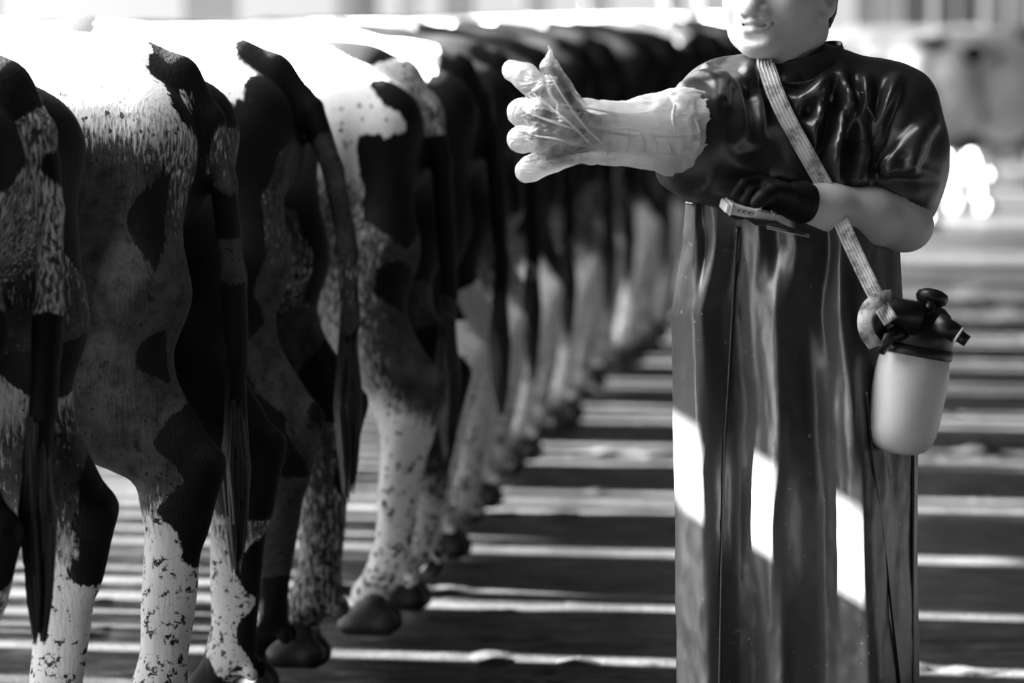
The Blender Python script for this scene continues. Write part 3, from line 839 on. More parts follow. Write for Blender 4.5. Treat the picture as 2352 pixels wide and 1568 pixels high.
def skin_material():
    m = material('skin', 0.42, 0.48, 0.4)
    k = NT(m)
    a = k.new('ShaderNodeAttribute', attribute_name='tone').outputs['Fac']
    n = k.noise(90, 4, 0.6)
    mole = k.ramp(k.noise(38, 1, 0.4), [(0.175, 0.4), (0.195, 1.0)])
    col = k.math('MULTIPLY', k.math('MULTIPLY', a, k.mix(n, 0.88, 1.06)), mole)
    cc = k.new('ShaderNodeCombineColor')
    for i in range(3): k.ln(col, cc.inputs[i])
    k.ln(cc.outputs[0], k.b.inputs['Base Color'])
    k.b.inputs['Subsurface Weight'].default_value = 0.08
    k.b.inputs['Subsurface Radius'].default_value = (0.01, 0.01, 0.01)
    k.bump(k.noise(260, 3, 0.6), 0.12, 0.002)
    return m


def wetwear_material(name, col, rough, flecks, coat=0.0):
    m = material(name, col, rough, 0.7, coat=coat)
    k = NT(m)
    n = k.noise(7, 4, 0.6)
    sp = k.ramp(k.noise(75, 2, 0.5), [(0.70, 0), (0.72, 1)])
    sp = k.math('MULTIPLY', sp, k.ramp(k.noise(5, 2, 0.5), [(0.42, 0), (0.6, 1)]))
    c = k.mix(k.math('MULTIPLY', sp, flecks), k.mix(n, col * 0.75, col * 1.25), 0.30)
    cc = k.new('ShaderNodeCombineColor')
    for i in range(3): k.ln(c, cc.inputs[i])
    k.ln(cc.outputs[0], k.b.inputs['Base Color'])
    k.ln(k.mix(k.noise(12, 3, 0.6), rough * 0.85, rough * 1.25), k.b.inputs['Roughness'])
    k.bump(k.noise(55, 3, 0.6), 0.10, 0.003)
    return m


MAT['skin'] = skin_material()
MAT['jacket'] = wetwear_material('black_waterproof_cloth', 0.030, 0.30, 0.0, 0.0)
MAT['apron'] = wetwear_material('black_rubber_apron', 0.048, 0.32, 0.8, 0.0)
MAT['nitrile'] = material('black_nitrile', 0.010, 0.55, 0.2)
MAT['hair'] = material('dark_short_hair', 0.012, 0.6)
MAT['edge'] = material('rubber_edge', 0.05, 0.22, 0.6)
MAT['boot'] = material('black_rubber_boot', 0.02, 0.35)

# --- head frame
HS = 1.18
HYAW = math.radians(244)
HC = W(1788, -26, 0.0)
HF = np.array([math.cos(HYAW), math.sin(HYAW), 0]); HL = np.array([-HF[1], HF[0], 0]); HU = np.array([0, 0, 1.0])


def H(f, l, u):
    return HC + HS * (f * HF + l * HL + u * HU)


def hell(fd, c, r, k=0.03, op='add', rot=(0, 0, 0)):
    fd.ell(H(*c), np.array(r) * HS, k, op, rot=(rot[0], rot[1], rot[2] + HYAW))


def head(fd):
    hell(fd, (-.005, 0, .045), (.100, .077, .098), 0.02)
    hell(fd, (.030, 0, -.015), (.070, .066, .088), 0.04)
    fd.cone(H(-.012, 0, -.03), H(-.045, 0, -.22), .060 * HS, .062 * HS, 0.03)
    fd.cone(H(.012, .02, -.085), H(-.01, .035, -.20), .035 * HS, .03 * HS, 0.03)
    fd.cone(H(.01, 0, -.075), H(-.012, 0, -.19), .035 * HS, .04 * HS, 0.03)
    for s in (1, -1):
        fd.cone(H(.002, .052 * s, -.066), H(.066, .018 * s, -.088), .028 * HS, .022 * HS, 0.03)
        fd.cone(H(.000, .060 * s, -.02), H(.004, .054 * s, -.066), .022 * HS, .026 * HS, 0.03)
        hell(fd, (.052, .043 * s, -.022), (.036, .028, .034), 0.03)
        hell(fd, (.080, .030 * s, .040), (.020, .026, .012), 0.02)
        hell(fd, (.098, .033 * s, .018), (.014, .020, .012), 0.014, 'sub')
        hell(fd, (.080, .033 * s, .018), (.013, .013, .012), 0.004)
        # ear: shell, rim, lobe
        hell(fd, (.002, .085 * s, -.012), (.024, .009, .037), 0.004, rot=(0, 0.15, -.35 * s))
        hell(fd, (.006, .095 * s, -.006), (.015, .010, .024), 0.002, 'sub', rot=(0, 0.15, -.35 * s))
        hell(fd, (.012, .081 * s, -.048), (.011, .007, .012), 0.005)
    hell(fd, (.083, 0, -.085), (.021, .024, .017), 0.02)
    hell(fd, (.078, 0, -.055), (.028, .034, .030), 0.02)
    # nose
    fd.cone(H(.090, 0, .022), H(.118, 0, -.029), .010 * HS, .0130 * HS, 0.018)
    hell(fd, (.119, 0, -.033), (.0140, .0140, .012), 0.008)
    for s in (1, -1):
        hell(fd, (.103, .0165 * s, -.037), (.014, .0090, .0105), 0.007)
        hell(fd, (.112, .0088 * s, -.0465), (.0078, .0052, .0052), 0.002, 'sub')
    # lips and the line between them
    up = [(.090, -.027, -.0585), (.100, -.013, -.0545), (.1055, -.004, -.0525), (.1055, .004, -.0525), (.100, .013, -.0545), (.090, .027, -.0585)]
    fd.chain([H(*p) for p in up], [.003, .0055, .006, .006, .0055, .003], 0.008)
    lo = [(.090, -.024, -.0625), (.100, -.011, -.0665), (.103, 0, -.0675), (.100, .011, -.0665), (.090, .024, -.0625)]
    fd.chain([H(*p) for p in lo], [.003, .007, .008, .007, .003], 0.008)
    ln = [(.088, -.031, -.0545), (.104, -.013, -.0595), (.1105, 0, -.0600), (.104, .013, -.0595), (.088, .031, -.0545)]
    fd.chain([H(*p) for p in ln], [.0026, .0034, .0038, .0034, .0026], 0.002, 'sub')
    hell(fd, (.103, 0, -.080), (.009, .018, .006), 0.012, 'sub')


# --- arms (photo pixel, nearness)
R_SH, R_EL, R_WR = W(1655, 240, 0.02), W(1600, 312, 0.17), W(1372, 305, 0.24)
L_SH, L_EL, L_WR = W(2055, 250, 0.0), W(2072, 512, 0.03), W(1832, 462, 0.17)

# right hand: knuckle, middle joint, tip for each finger; thumb from the side of the palm
R_FING = [
    [(1312, 262, .275), (1262, 228, .27), (1226, 204, .25)],
    [(1300, 288, .29), (1252, 268, .29), (1213, 262, .26)],
    [(1302, 314, .285), (1256, 306, .29), (1219, 306, .265)],
    [(1314, 336, .27), (1274, 348, .27), (1244, 360, .25)]]
R_THUMB = [(1350, 312, .268), (1318, 258, .302), (1288, 208, .314), (1266, 168, .308)]
# left hand, closed on the device
L_FING = [
    [(1748, 418, .20), (1708, 424, .225), (1692, 446, .235), (1704, 464, .225)],
    [(1760, 434, .20), (1724, 442, .23), (1712, 462, .24), (1726, 476, .225)],
    [(1772, 450, .195), (1744, 462, .225), (1736, 478, .235), (1750, 486, .22)],
    [(1786, 464, .19), (1764, 476, .215), (1760, 488, .225), (1774, 492, .21)]]
L_THUMB = [(1800, 446, .215), (1772, 442, .245), (1752, 454, .265), (1738, 464, .272)]


def right_hand(fd, g):
    fd.cone(R_WR, W(1330, 300, .272), .029 + g, .036 + g, 0.02, flat=((0.25, 1, 0), 1.35))
    for i, fg in enumerate(R_FING):
        p = [W(*q) for q in fg]
        fd.cone(W(1350, 300 + 6 * i, .262), p[0], .018 + g, .0125 + g, 0.014)
        fd.chain(p, [.0118 + g, .0100 + g, .0082 + g], 0.004)
    p = [W(*q) for q in R_THUMB]
    fd.chain(p, [.017 + g, .0145 + g, .012 + g, .0095 + g], 0.012)


def left_hand(fd, g):
    fd.cone(L_WR, W(1775, 452, .20), .031 + g, .038 + g, 0.02, flat=((0, 0.4, 1), 1.25))
    for fg in L_FING:
        p = [W(*q) for q in fg]
        fd.cone(W(1800, 456, .195), p[0], .020 + g, .0125 + g, 0.012)
        fd.chain(p, [.0118 + g, .0105 + g, .0095 + g, .0085 + g], 0.004)
    fd.chain([W(*q) for q in L_THUMB], [.017 + g, .014 + g, .0115 + g, .0095 + g], 0.010)


def arms(fd):
    fd.chain([R_SH, R_EL], [.050, .043], 0.03)
    fd.chain([R_EL, lerp(R_EL, R_WR, .3), R_WR], [.046, .047, .030], 0.02)
    fd.chain([L_SH, lerp(L_SH, L_EL, .5), L_EL], [.055, .052, .047], 0.03)
    fd.ell(L_EL + np.array([.012, .0, -.006]), (.048, .046, .046), 0.02)
    fd.chain([L_EL, lerp(L_EL, L_WR, .33), lerp(L_EL, L_WR, .7), L_WR], [.049, .054, .044, .035], 0.02)


body = Field(W(1130, -190, .36) - np.array([0, 0, 1.62]), W(2190, -190, -.25) + np.array([0, 0, 0.02]), 0.0045)
body.lo[2] = max(body.lo[2], -0.01)
ZG = lambda z, x, d: np.array([at(x, 700, MY - d)[0], MY - d, z])
# trunk and legs (under the clothes)
body.cone(W(1845, 290, -.02), W(1825, 560, -.02), .115, .105, 0.05, flat=((0, 1, 0), 1.25))
body.cone(W(1845, 290, -.02), W(1830, 720, -.04), .13, .12, 0.05, flat=((0, 1, 0), 1.4))
body.cone(R_SH, L_SH, .055, .055, 0.06)
for sx, dd in ((-1, .03), (1, -.01)):
    hx = 1825 + 95 * sx
    body.chain([ZG(.88, hx, dd - .05), ZG(.48, hx - 5, dd - .05), ZG(.09, hx, dd - .06)], [.082, .056, .042], 0.05)
    body.cone(ZG(.06, hx, dd - .09), ZG(.05, hx - 12, dd + .08), .042, .035, 0.03)
head(body)
arms(body)
right_hand(body, 0.0)
left_hand(body, 0.0)
V, Q = body.mesh(1)
me = mesh_from('person', V, Q)
rel = (V - HC) / HS
hf, hl_, hu = rel @ HF, rel @ HL, rel[:, 2]
lip = np.exp(-((np.abs(hu + .060) / .0075) ** 2)) * np.exp(-((hl_ / .024) ** 4)) * (hf > .085)
attr(me, 'tone', 0.66 * (1 - 0.42 * lip))
person = tag(link('person', me, MAT['skin']), 'worker in a black waterproof top and long black apron pulling on a long clear glove', 'person')

# --- hair: short back and sides
hr = Field(HC - 0.16, HC + 0.17, 0.004)
hell(hr, (-.012, 0, .050), (.105, .090, .101), 0.0)
hell(hr, (-.054, 0, -.02), (.054, .080, .080), 0.02)
for s in (1, -1):
    hr.cone(H(.012, .074 * s, .02), H(.016, .073 * s, -.032), .010 * HS, .007 * HS, 0.008)
    hell(hr, (.010, .096 * s, -.026), (.030, .026, .048), 0.004, 'sub', rot=(0, 0.15, 0))
hr.plane_cut(H(.082, 0, .085), HF * 0.8 - HU * 0.75, 0.01)
hr.plane_cut(H(-.05, 0, -.098), -HU + HF * 0.4, 0.005)
v, q = hr.mesh(1)
n = vnormals(v, q)
v = v + n * (vnoise(v * np.array([1, 1, .5]), 260, 2, 1) * 0.0018)[:, None]
link('hair', mesh_from('hair', v, q), MAT['hair'], person)

# --- black inner gloves
for nm, fn, lo_, hi_ in (('black_glove', right_hand, W(1180, 130, .36), W(1420, 400, .15)), ('black_glove', left_hand, W(1660, 380, .34), W(1880, 560, .12))):
    g = Field(np.minimum(lo_, hi_) - .02, np.maximum(lo_, hi_) + .02, 0.0035)
    fn(g, 0.0026)
    if fn is right_hand:
        g.cone(R_WR, lerp(R_WR, R_EL, .12), .033, .036, 0.01)
    else:
        g.cone(L_WR, lerp(L_WR, L_EL, .03), .0385, .041, 0.01)
    v, q = g.mesh(1)
    link(nm, mesh_from(nm, v, q), MAT['nitrile'], person)

# --- waterproof top
jk = Field(W(1470, 60, .32) - np.array([0, 0, .66]), W(2210, 60, -.24), 0.005)
jk.cone(W(1836, 395, -.01), W(1840, 660, -.04), .180, .178, 0.0, flat=((0, 1, 0), 1.5))
jk.cone(W(1838, 270, -.005), W(1836, 400, -.01), .115, .15, 0.08, flat=((0, 1, 0), 1.15))
jk.cone(W(1720, 232, .0), W(1980, 232, .0), .070, .072, 0.06)
jk.cone(W(1838, 175, -.01), W(1842, 235, .0), .074, .10, 0.05, flat=((0, 1, 0), 1.15))
jk.cone(W(1760, 205, .0), R_SH, .062, .062, 0.05)
jk.chain([R_SH, lerp(R_SH, R_EL, .9)], [.082, .088], 0.05)
jk.cone(W(1930, 205, .0), L_SH, .062, .072, 0.05)
jk.chain([L_SH, W(2078, 340, .0), W(2076, 425, .01)], [.082, .079, .074], 0.04)
# sleeve hem of the bare arm: a soft roll, then open
jk.chain([W(2004, 404, .05), W(2040, 386, .095), W(2088, 384, .09), W(2132, 398, .05), W(2146, 412, .0)], [.014, .015, .015, .014, .013], 0.010)
jk.cone(W(2112, 400, -.02), W(2106, 470, -.035), .050, .040, 0.03)
jk.cone(W(2060, 512, .03), W(2066, 428, .015), .046, .063, 0.008, 'sub')
# drooping hem of the other sleeve
jk.cone(W(1585, 375, .14), W(1535, 400, .15), .032, .010, 0.02, flat=((0, 1, 0), 1.6))
jk.cone(W(1600, 390, .13), W(1578, 442, .12), .03, .006, 0.02)
jk.cone(W(1700, 380, .10), W(1600, 370, .15), .10, .07, 0.05)
# pull folds over chest, shoulder and sleeve
FOLDS = [
    ([(2140, 280), (2100, 322), (2045, 366)], .018), ([(2118, 300), (2104, 350), (2096, 380)], .013),
    ([(1628, 160), (1652, 185), (1656, 230)], .020), ([(1572, 200), (1612, 182), (1636, 178)], .016), ([(1735, 150), (1722, 172), (1718, 205)], .016)]
for px, r in FOLDS:
    pts = [field_hit(jk, *p) for p in px]
    pts = [p + np.array([0, .25 * r, 0]) for p in pts]
    n = len(pts)
    jk.chain(pts, [r * (0.35 + 0.65 * math.sin(PI * (i + .6) / (n + .2))) for i in range(n)], 0.024)
jk.plane_cut(W(1840, 715, 0), (0, 0, -1), 0.0)
JF = jk
v, q = jk.mesh(1)
nn = vnormals(v, q)
# drape folds on the chest: ridges with a hollow beside each
DRAPES = [([(1893, 200), (1888, 245), (1878, 285), (1872, 330)], .026, .013), ([(1948, 225), (1932, 285), (1918, 340), (1912, 410)], .028, .014),
          ([(1938, 160), (1948, 205), (1962, 250), (1970, 300)], .020, .011), ([(1990, 184), (1993, 235), (1986, 300), (1982, 410)], .024, .012),
          ([(1910, 176), (1872, 210), (1832, 240)], .024, .013), ([(1838, 262), (1856, 300), (1868, 335)], .016, .011),
          ([(2064, 184), (2042, 232), (2020, 285), (2006, 360)], .020, .012), ([(1760, 190), (1745, 240), (1738, 320)], .018, .013),
          ([(1690, 190), (1700, 250), (1704, 320)], .018, .013)]
add = np.zeros(len(v))
for px, amp, wd_ in DRAPES:
    P = [np.array(at(x, y, MY - .12)) for x, y in px]
    best = np.full(len(v), 9.0); end = np.zeros(len(v))
    for s_ in range(len(P) - 1):
        a_, b_ = P[s_][[0, 2]], P[s_ + 1][[0, 2]]
        ab = b_ - a_; pv = v[:, [0, 2]] - a_
        t_ = np.clip(pv @ ab / (ab @ ab), 0, 1)
        d_ = np.hypot(*(pv - t_[:, None] * ab).T)
        u = (s_ + t_) / (len(P) - 1)
        k_ = d_ < best
        best = np.where(k_, d_, best); end = np.where(k_, np.sin(PI * np.clip(u * .9 + .05, 0, 1)) ** .6, end)
    add += amp * end * (np.exp(-(best / wd_) ** 2) - 0.45 * np.exp(-((best - 2.0 * wd_) / wd_) ** 2))
flat_ = np.full(len(v), 9.0)                       # the taut strap presses the cloth flat
SP = [np.array(at(x, y, MY - .13))[[0, 2]] for x, y in ((1757, 140), (1780, 212), (1822, 300), (1870, 386), (1930, 500))]
for s_ in range(4):
    ab = SP[s_ + 1] - SP[s_]; pv = v[:, [0, 2]] - SP[s_]
    t_ = np.clip(pv @ ab / (ab @ ab), 0, 1)
    flat_ = np.minimum(flat_, np.hypot(*(pv - t_[:, None] * ab).T))
add = np.where(add > 0, add * np.clip((flat_ - .018) / .022, 0, 1), add)
v = v + nn * (add * np.clip(-nn[:, 1] * 1.6, 0, 1))[:, None]
nn = vnormals(v, q)
v = v + nn * (vnoise(v * np.array([1, 1, .45]), 22, 4, 2) * 0.0022)[:, None]
jacket = link('jacket', mesh_from('jacket', v, q), MAT['jacket'], person)

# stand-up collar: a lofted band, higher at the nape
V = []; Q = []
SEG = 48
for th, ro in ((0, 0), (1, 0), (1, 1), (0, 1)):
    for s in range(SEG):
        a = 2 * PI * s / SEG
        ca, sa = math.cos(a), math.sin(a)
        bc = W(1838, 188, -.005); tc = W(1838, 115, .0)
        if ro == 0 or th == 0:
            p = bc + np.array([.092 * ca, .085 * sa, -.012 * ca * 0]) if th == 0 else tc + np.array([.083 * ca, .076 * sa, .019 * ca + .010 * sa])
        else:
            p = tc + np.array([.077 * ca, .070 * sa, .019 * ca + .010 * sa - .001])
        if th == 0 and ro == 1:
            p = bc + np.array([.084 * ca, .077 * sa, 0])
        V.append(tuple(p))
for r in range(3):
    for s in range(SEG):
        s2 = (s + 1) % SEG
        Q.append((r * SEG + s, r * SEG + s2, (r + 1) * SEG + s2, (r + 1) * SEG + s))
cm = poly_mesh('collar', V, Q)
col_o = link('collar', cm, MAT['jacket'], jacket)
sb = col_o.modifiers.new('subdivision', 'SUBSURF'); sb.levels = sb.render_levels = 1
pts = [Vector(field_hit(JF, *p)) + Vector((0, -.002, 0)) for p in ((1768, 176), (1786, 186), (1815, 191), (1850, 189), (1880, 180))]
vv, qq = tube(catmull(pts, 4), 0.0028, 6)
link('seam', poly_mesh('seam', vv, qq), MAT['edge'], jacket)
# raglan seam stitching on the chest
for px in ([(1976, 212), (1990, 216)], [(1992, 246), (2003, 262), (2017, 286)]):
    pts = [Vector(field_hit(JF, *p)) + Vector((0, -.003, 0)) for p in px]
    vv, qq = tube(pts, 0.0035, 6)
    link('seam', poly_mesh('seam', vv, qq), MAT['edge'], jacket)

# --- long rubber apron: front sheet with deep folds, wrapped round behind
ROWS = {
    440: [(1580, .02), (1590, .07), (1602, .075), (1614, .05), (1630, .10), (1660, .11), (1700, .115), (1740, .13), (1790, .135), (1825, .14), (1850, .14), (1900, .135), (1930, .13), (1960, .12), (2000, .08), (2035, .0)],
    560: [(1570, .00), (1588, .07), (1606, .075), (1622, .06), (1640, .10), (1690, .09), (1742, .15), (1785, .14), (1828, .175), (1850, .17), (1905, .15), (1928, .185), (1948, .18), (2005, .11), (2068, .0)],
    720: [(1543, .00), (1590, .09), (1612, .10), (1655, .085), (1695, .088), (1778, .185), (1802, .18), (1850, .165), (1890, .16), (1928, .215), (1962, .205), (2010, .13), (2075, .0)],
    950: [(1548, .00), (1600, .092), (1630, .095), (1685, .085), (1712, .090), (1786, .19), (1812, .185), (1862, .165), (1876, .165), (1958, .265), (1988, .25), (2030, .15), (2095, .05), (2110, .0)],
    1200: [(1555, .00), (1612, .092), (1640, .092), (1678, .075), (1700, .078), (1772, .18), (1800, .175), (1876, .16), (1896, .162), (1985, .265), (2010, .25), (2045, .15), (2098, .05), (2110, .0)],
    1568: [(1553, .00), (1625, .09), (1655, .09), (1700, .075), (1730, .078), (1795, .16), (1820, .155), (1880, .15), (1900, .152), (1995, .25), (2022, .235), (2065, .15), (2098, .05), (2110, .0)],
    1800: [(1545, .00), (1630, .09), (1660, .09), (1705, .08), (1735, .08), (1800, .15), (1825, .15), (1880, .15), (1905, .15), (1998, .24), (2028, .22), (2070, .13), (2105, .05), (2115, .0)]}
NU, NB = 240, 60


def row_profile(y):
    pts = ROWS[y]
    xs = np.array([p[0] for p in pts], float); ds = np.array([p[1] for p in pts])
    u = np.linspace(0, 1, NU)
    X = xs[0] + (xs[-1] - xs[0]) * u
    D = np.interp(X, xs, ds)
    for _ in range(10):
        D[1:-1] = .25 * D[:-2] + .5 * D[1:-1] + .25 * D[2:]
    return X, D


ky = sorted(ROWS)
prof = {y: row_profile(y) for y in ky}
ys = np.linspace(440, 1800, 170)
V = []
for y in ys:
    i = max(0, min(len(ky) - 2, int(np.searchsorted(ky, y)) - 1))
    t = (y - ky[i]) / (ky[i + 1] - ky[i])
    t2 = t * t * (3 - 2 * t) * .5 + t * .5
    X = lerp(prof[ky[i]][0], prof[ky[i + 1]][0], t2); D = lerp(prof[ky[i]][1], prof[ky[i + 1]][1], t2)
    for x, d in zip(X, D):
        V.append(at(x, y, MY - d))
    zc = at(1830, y, MY)[2]
    xl, xr = at(X[0], y, MY)[0], at(X[-1], y, MY)[0]
    for b in range(1, NB + 1):
        a = PI * b / (NB + 1)
        V.append(Vector(((xl + xr) / 2 + (xr - xl) / 2 * math.cos(a), MY + .17 * math.sin(a) ** .8, zc)))
NT_ = NU + NB
V = np.array(V)
i, j = np.meshgrid(np.arange(len(ys) - 1), np.arange(NT_), indexing='ij')
i, j = i.ravel(), j.ravel(); j2 = (j + 1) % NT_
Q = np.stack([i * NT_ + j, (i + 1) * NT_ + j, (i + 1) * NT_ + j2, i * NT_ + j2], 1)
N = vnormals(V, Q)
V = V + N * (vnoise(V * np.array([1, 1, .30]), 13, 6, 2) * 0.007 + vnoise(V * np.array([1, 1, .6]), 40, 8, 2) * 0.0016)[:, None]
apron = link('apron', mesh_from('apron', V, Q), MAT['apron'], person)
sd = apron.modifiers.new('thickness', 'SOLIDIFY'); sd.thickness = 0.003


def apron_pt(x, y, off=0.004):
    i = max(0, min(len(ky) - 2, int(np.searchsorted(ky, y)) - 1))
    t = (y - ky[i]) / (ky[i + 1] - ky[i]); t2 = t * t * (3 - 2 * t) * .5 + t * .5
    X = lerp(prof[ky[i]][0], prof[ky[i + 1]][0], t2); D = lerp(prof[ky[i]][1], prof[ky[i + 1]][1], t2)
    return Vector(at(x, y, MY - float(np.interp(x, X, D)) - off))


for px, r in (([(1694, 520), (1688, 620), (1680, 760), (1672, 900), (1664, 1030), (1660, 1200), (1656, 1400), (1653, 1570), (1650, 1790)], .0032),
              ([(1990, 900), (2005, 1050), (2030, 1240), (2050, 1420), (2066, 1568), (2082, 1790)], .0026),
              ([(2096, 900), (2097, 1100), (2096, 1300), (2097, 1568), (2102, 1790)], .0035)):
    pts = catmull([apron_pt(x, y) for x, y in px], 6)
    vv, qq = tube(pts, r, 6)
    link('apron_edge', poly_mesh('apron_edge', vv, qq), MAT['edge'], apron)
# stitched loop at the shoulder tab
vv, qq = tube([W(1578, 466, .05), W(1590, 468, .085), W(1604, 462, .085)], .003, 6)
link('stitched_loop', poly_mesh('stitched_loop', vv, qq), MAT['edge'], apron)

# --- rubber boots (below the picture)
for sx, dd in ((-1, .03), (1, -.01)):
    hx = 1825 + 95 * sx
    b = Field(ZG(-.01, hx, dd - .07) - np.array([.12, .3, 0]), ZG(.40, hx, dd - .07) + np.array([.12, .15, 0]), 0.008)
    b.cone(ZG(.36, hx, dd - .07), ZG(.10, hx, dd - .08), .060, .054, 0)
    b.cone(ZG(.055, hx, dd - .11), ZG(.045, hx - 12, dd + .10), .054, .046, 0.04)
    b.plane_cut((0, 0, 0.0), (0, 0, -1))
    v, q = b.mesh(1)
    link('boot', mesh_from('boot', v, q), MAT['boot'], person)
# ------------------------------------------------------------------ the long clear glove on the outstretched arm
def film_material():
    m = bpy.data.materials.new('clear_plastic_film')
    m.use_nodes = True
    t = m.node_tree; n = t.nodes; n.clear()
    out = n.new('ShaderNodeOutputMaterial')
    tr = n.new('ShaderNodeBsdfTransparent'); tr.inputs[0].default_value = (.97, .97, .97, 1)
    tl = n.new('ShaderNodeBsdfTranslucent'); tl.inputs[0].default_value = (.92, .92, .92, 1)
    df = n.new('ShaderNodeBsdfDiffuse'); df.inputs[0].default_value = (.85, .85, .85, 1)
    gl = n.new('ShaderNodeBsdfGlossy'); gl.inputs['Roughness'].default_value = 0.22
    tc = n.new('ShaderNodeTexCoord'); mp = n.new('ShaderNodeMapping'); mp.inputs['Scale'].default_value = (0.45, 1, 1.6)
    mp.inputs['Rotation'].default_value = (0, 0.5, 0)
    nz = n.new('ShaderNodeTexNoise'); nz.inputs['Scale'].default_value = 26; nz.inputs['Detail'].default_value = 5
    nz.inputs['Distortion'].default_value = 1.2
    bp = n.new('ShaderNodeBump'); bp.inputs['Strength'].default_value = 0.7; bp.inputs['Distance'].default_value = 0.012
    t.links.new(tc.outputs['Object'], mp.inputs[0]); t.links.new(mp.outputs[0], nz.inputs['Vector'])
    t.links.new(nz.outputs['Fac'], bp.inputs['Height'])
    for s in (tl, df, gl): t.links.new(bp.outputs[0], s.inputs['Normal'])
    a = n.new('ShaderNodeMixShader'); a.inputs[0].default_value = 0.55
    b = n.new('ShaderNodeMixShader'); b.inputs[0].default_value = 0.45
    c = n.new('ShaderNodeMixShader'); c.inputs[0].default_value = 0.14
    at_ = n.new('ShaderNodeAttribute'); at_.attribute_name = 'cling'
    mr = n.new('ShaderNodeMath'); mr.operation = 'MULTIPLY_ADD'; mr.inputs[1].default_value = -0.66; mr.inputs[2].default_value = 0.78
    t.links.new(at_.outputs['Fac'], mr.inputs[0]); t.links.new(mr.outputs[0], b.inputs[0])
    t.links.new(tl.outputs[0], a.inputs[1]); t.links.new(df.outputs[0], a.inputs[2])
    t.links.new(tr.outputs[0], b.inputs[1]); t.links.new(a.outputs[0], b.inputs[2])
    t.links.new(b.outputs[0], c.inputs[1]); t.links.new(gl.outputs[0], c.inputs[2])
    t.links.new(c.outputs[0], out.inputs[0])
    return m


MAT['film'] = film_material()
gf = Field(W(1120, 80, .40), W(1680, 80, .02) + np.array([0, 0, .01]), 0.004)
gf.lo[2] = at(1400, 450, MY)[2]; gf.n[2] = int((at(1400, 70, MY)[2] - gf.lo[2]) / gf.h) + 1
gf.F = np.full(gf.n, 0.5, np.float32); gf.ax = [gf.lo[a] + gf.h * np.arange(gf.n[a]) for a in range(3)]
FY = (0.15, 1, 0)
gf.chain([W(1610, 312, .16), W(1560, 305, .18), W(1490, 304, .205), W(1400, 305, .235), W(1345, 302, .262)], [.082, .080, .064, .055, .056], 0.02, flat=(FY, 1.15))
gf.cone(W(1345, 302, .265), W(1300, 300, .28), .056, .052, 0.02, flat=(FY, 1.5))
for pts, rs in (
    ([(1320, 270, .285), (1250, 212, .272), (1205, 176, .25), (1178, 162, .235)], [.034, .027, .025, .020]),
    ([(1310, 285, .295), (1245, 262, .285), (1205, 258, .255), (1196, 258, .25)], [.034, .028, .026, .026]),
    ([(1310, 310, .295), (1245, 318, .285), (1200, 320, .26), (1192, 320, .255)], [.032, .025, .0235, .0225]),
    ([(1330, 335, .28), (1270, 362, .27), (1220, 388, .245), (1208, 394, .235)], [.032, .026, .024, .021])):
    gf.chain([W(*p) for p in pts], rs, 0.006, flat=(FY, 1.6))
gf.chain([W(1362, 315, .285), W(1318, 252, .315), W(1285, 200, .322), W(1262, 152, .315), W(1263, 128, .31)], [.031, .024, .021, .017, .007], 0.010, flat=(FY, 1.3))
gf.chain([W(1263, 130, .31), W(1266, 118, .31), W(1257, 104, .308)], [.006, .004, .0015], 0.003)
gf.cone(W(1610, 370, .16), W(1645, 405, .13), .035, .006, 0.02)
v, q = gf.mesh(1)
gn = vnormals(v, q)
arm_t = np.clip((v[:, 0] - at(1400, 300, 7.2)[0]) / .2, 0, 1)
fold_n = 1.0 - 2.0 * np.abs(vnoise(v @ np.array([[.8, 0, .5], [0, 1, 0], [-.9, 0, .6]]), 30, 3, 2))
v = v + gn * (vnoise(v * np.array([1.6, 1, .7]), 34, 3, 2) * (0.002 + 0.004 * arm_t) + fold_n * (0.0012 + 0.0035 * arm_t))[:, None]
# open cuff: drop the end cap towards the shoulder
qc = v[q].mean(1)
cut = at(1622, 300, 7.25)[0] + 0.012 * vnoise(qc * np.array([0, 1, 1]), 38, 7, 2) + 0.006 * vnoise(qc * np.array([0, 1, 1]), 110, 9, 1)
q = q[qc[:, 0] < cut]
gm = mesh_from('plastic_glove', v, q)
# where the film clings to the hand inside it turns clear, as wet film does
hd = Field(W(1170, 120, .36) - .03, W(1430, 120, .12) + .03, 0.004)
hd.lo[2] = at(1400, 420, MY)[2]; hd.n[2] = int((at(1400, 100, MY)[2] - hd.lo[2]) / hd.h) + 1
hd.F = np.full(hd.n, 0.5, np.float32); hd.ax = [hd.lo[a] + hd.h * np.arange(hd.n[a]) for a in range(3)]
right_hand(hd, 0.0026)
ii = np.round((v - hd.lo) / hd.h).astype(int)
inside = ((ii >= 0) & (ii < hd.n)).all(1)
ii = np.clip(ii, 0, np.array(hd.n) - 1)
gap = np.where(inside, hd.F[tuple(ii.T)], 0.5)
cling = np.clip((0.028 - gap) / 0.015, 0, 1) * np.clip(0.85 + 0.6 * vnoise(v, 55, 4, 2), 0.5, 1)
attr(gm, 'cling', cling)
glove = link('plastic_glove', gm, MAT['film'], person)
glove['label'] = 'long clear plastic glove with empty flared fingertips'

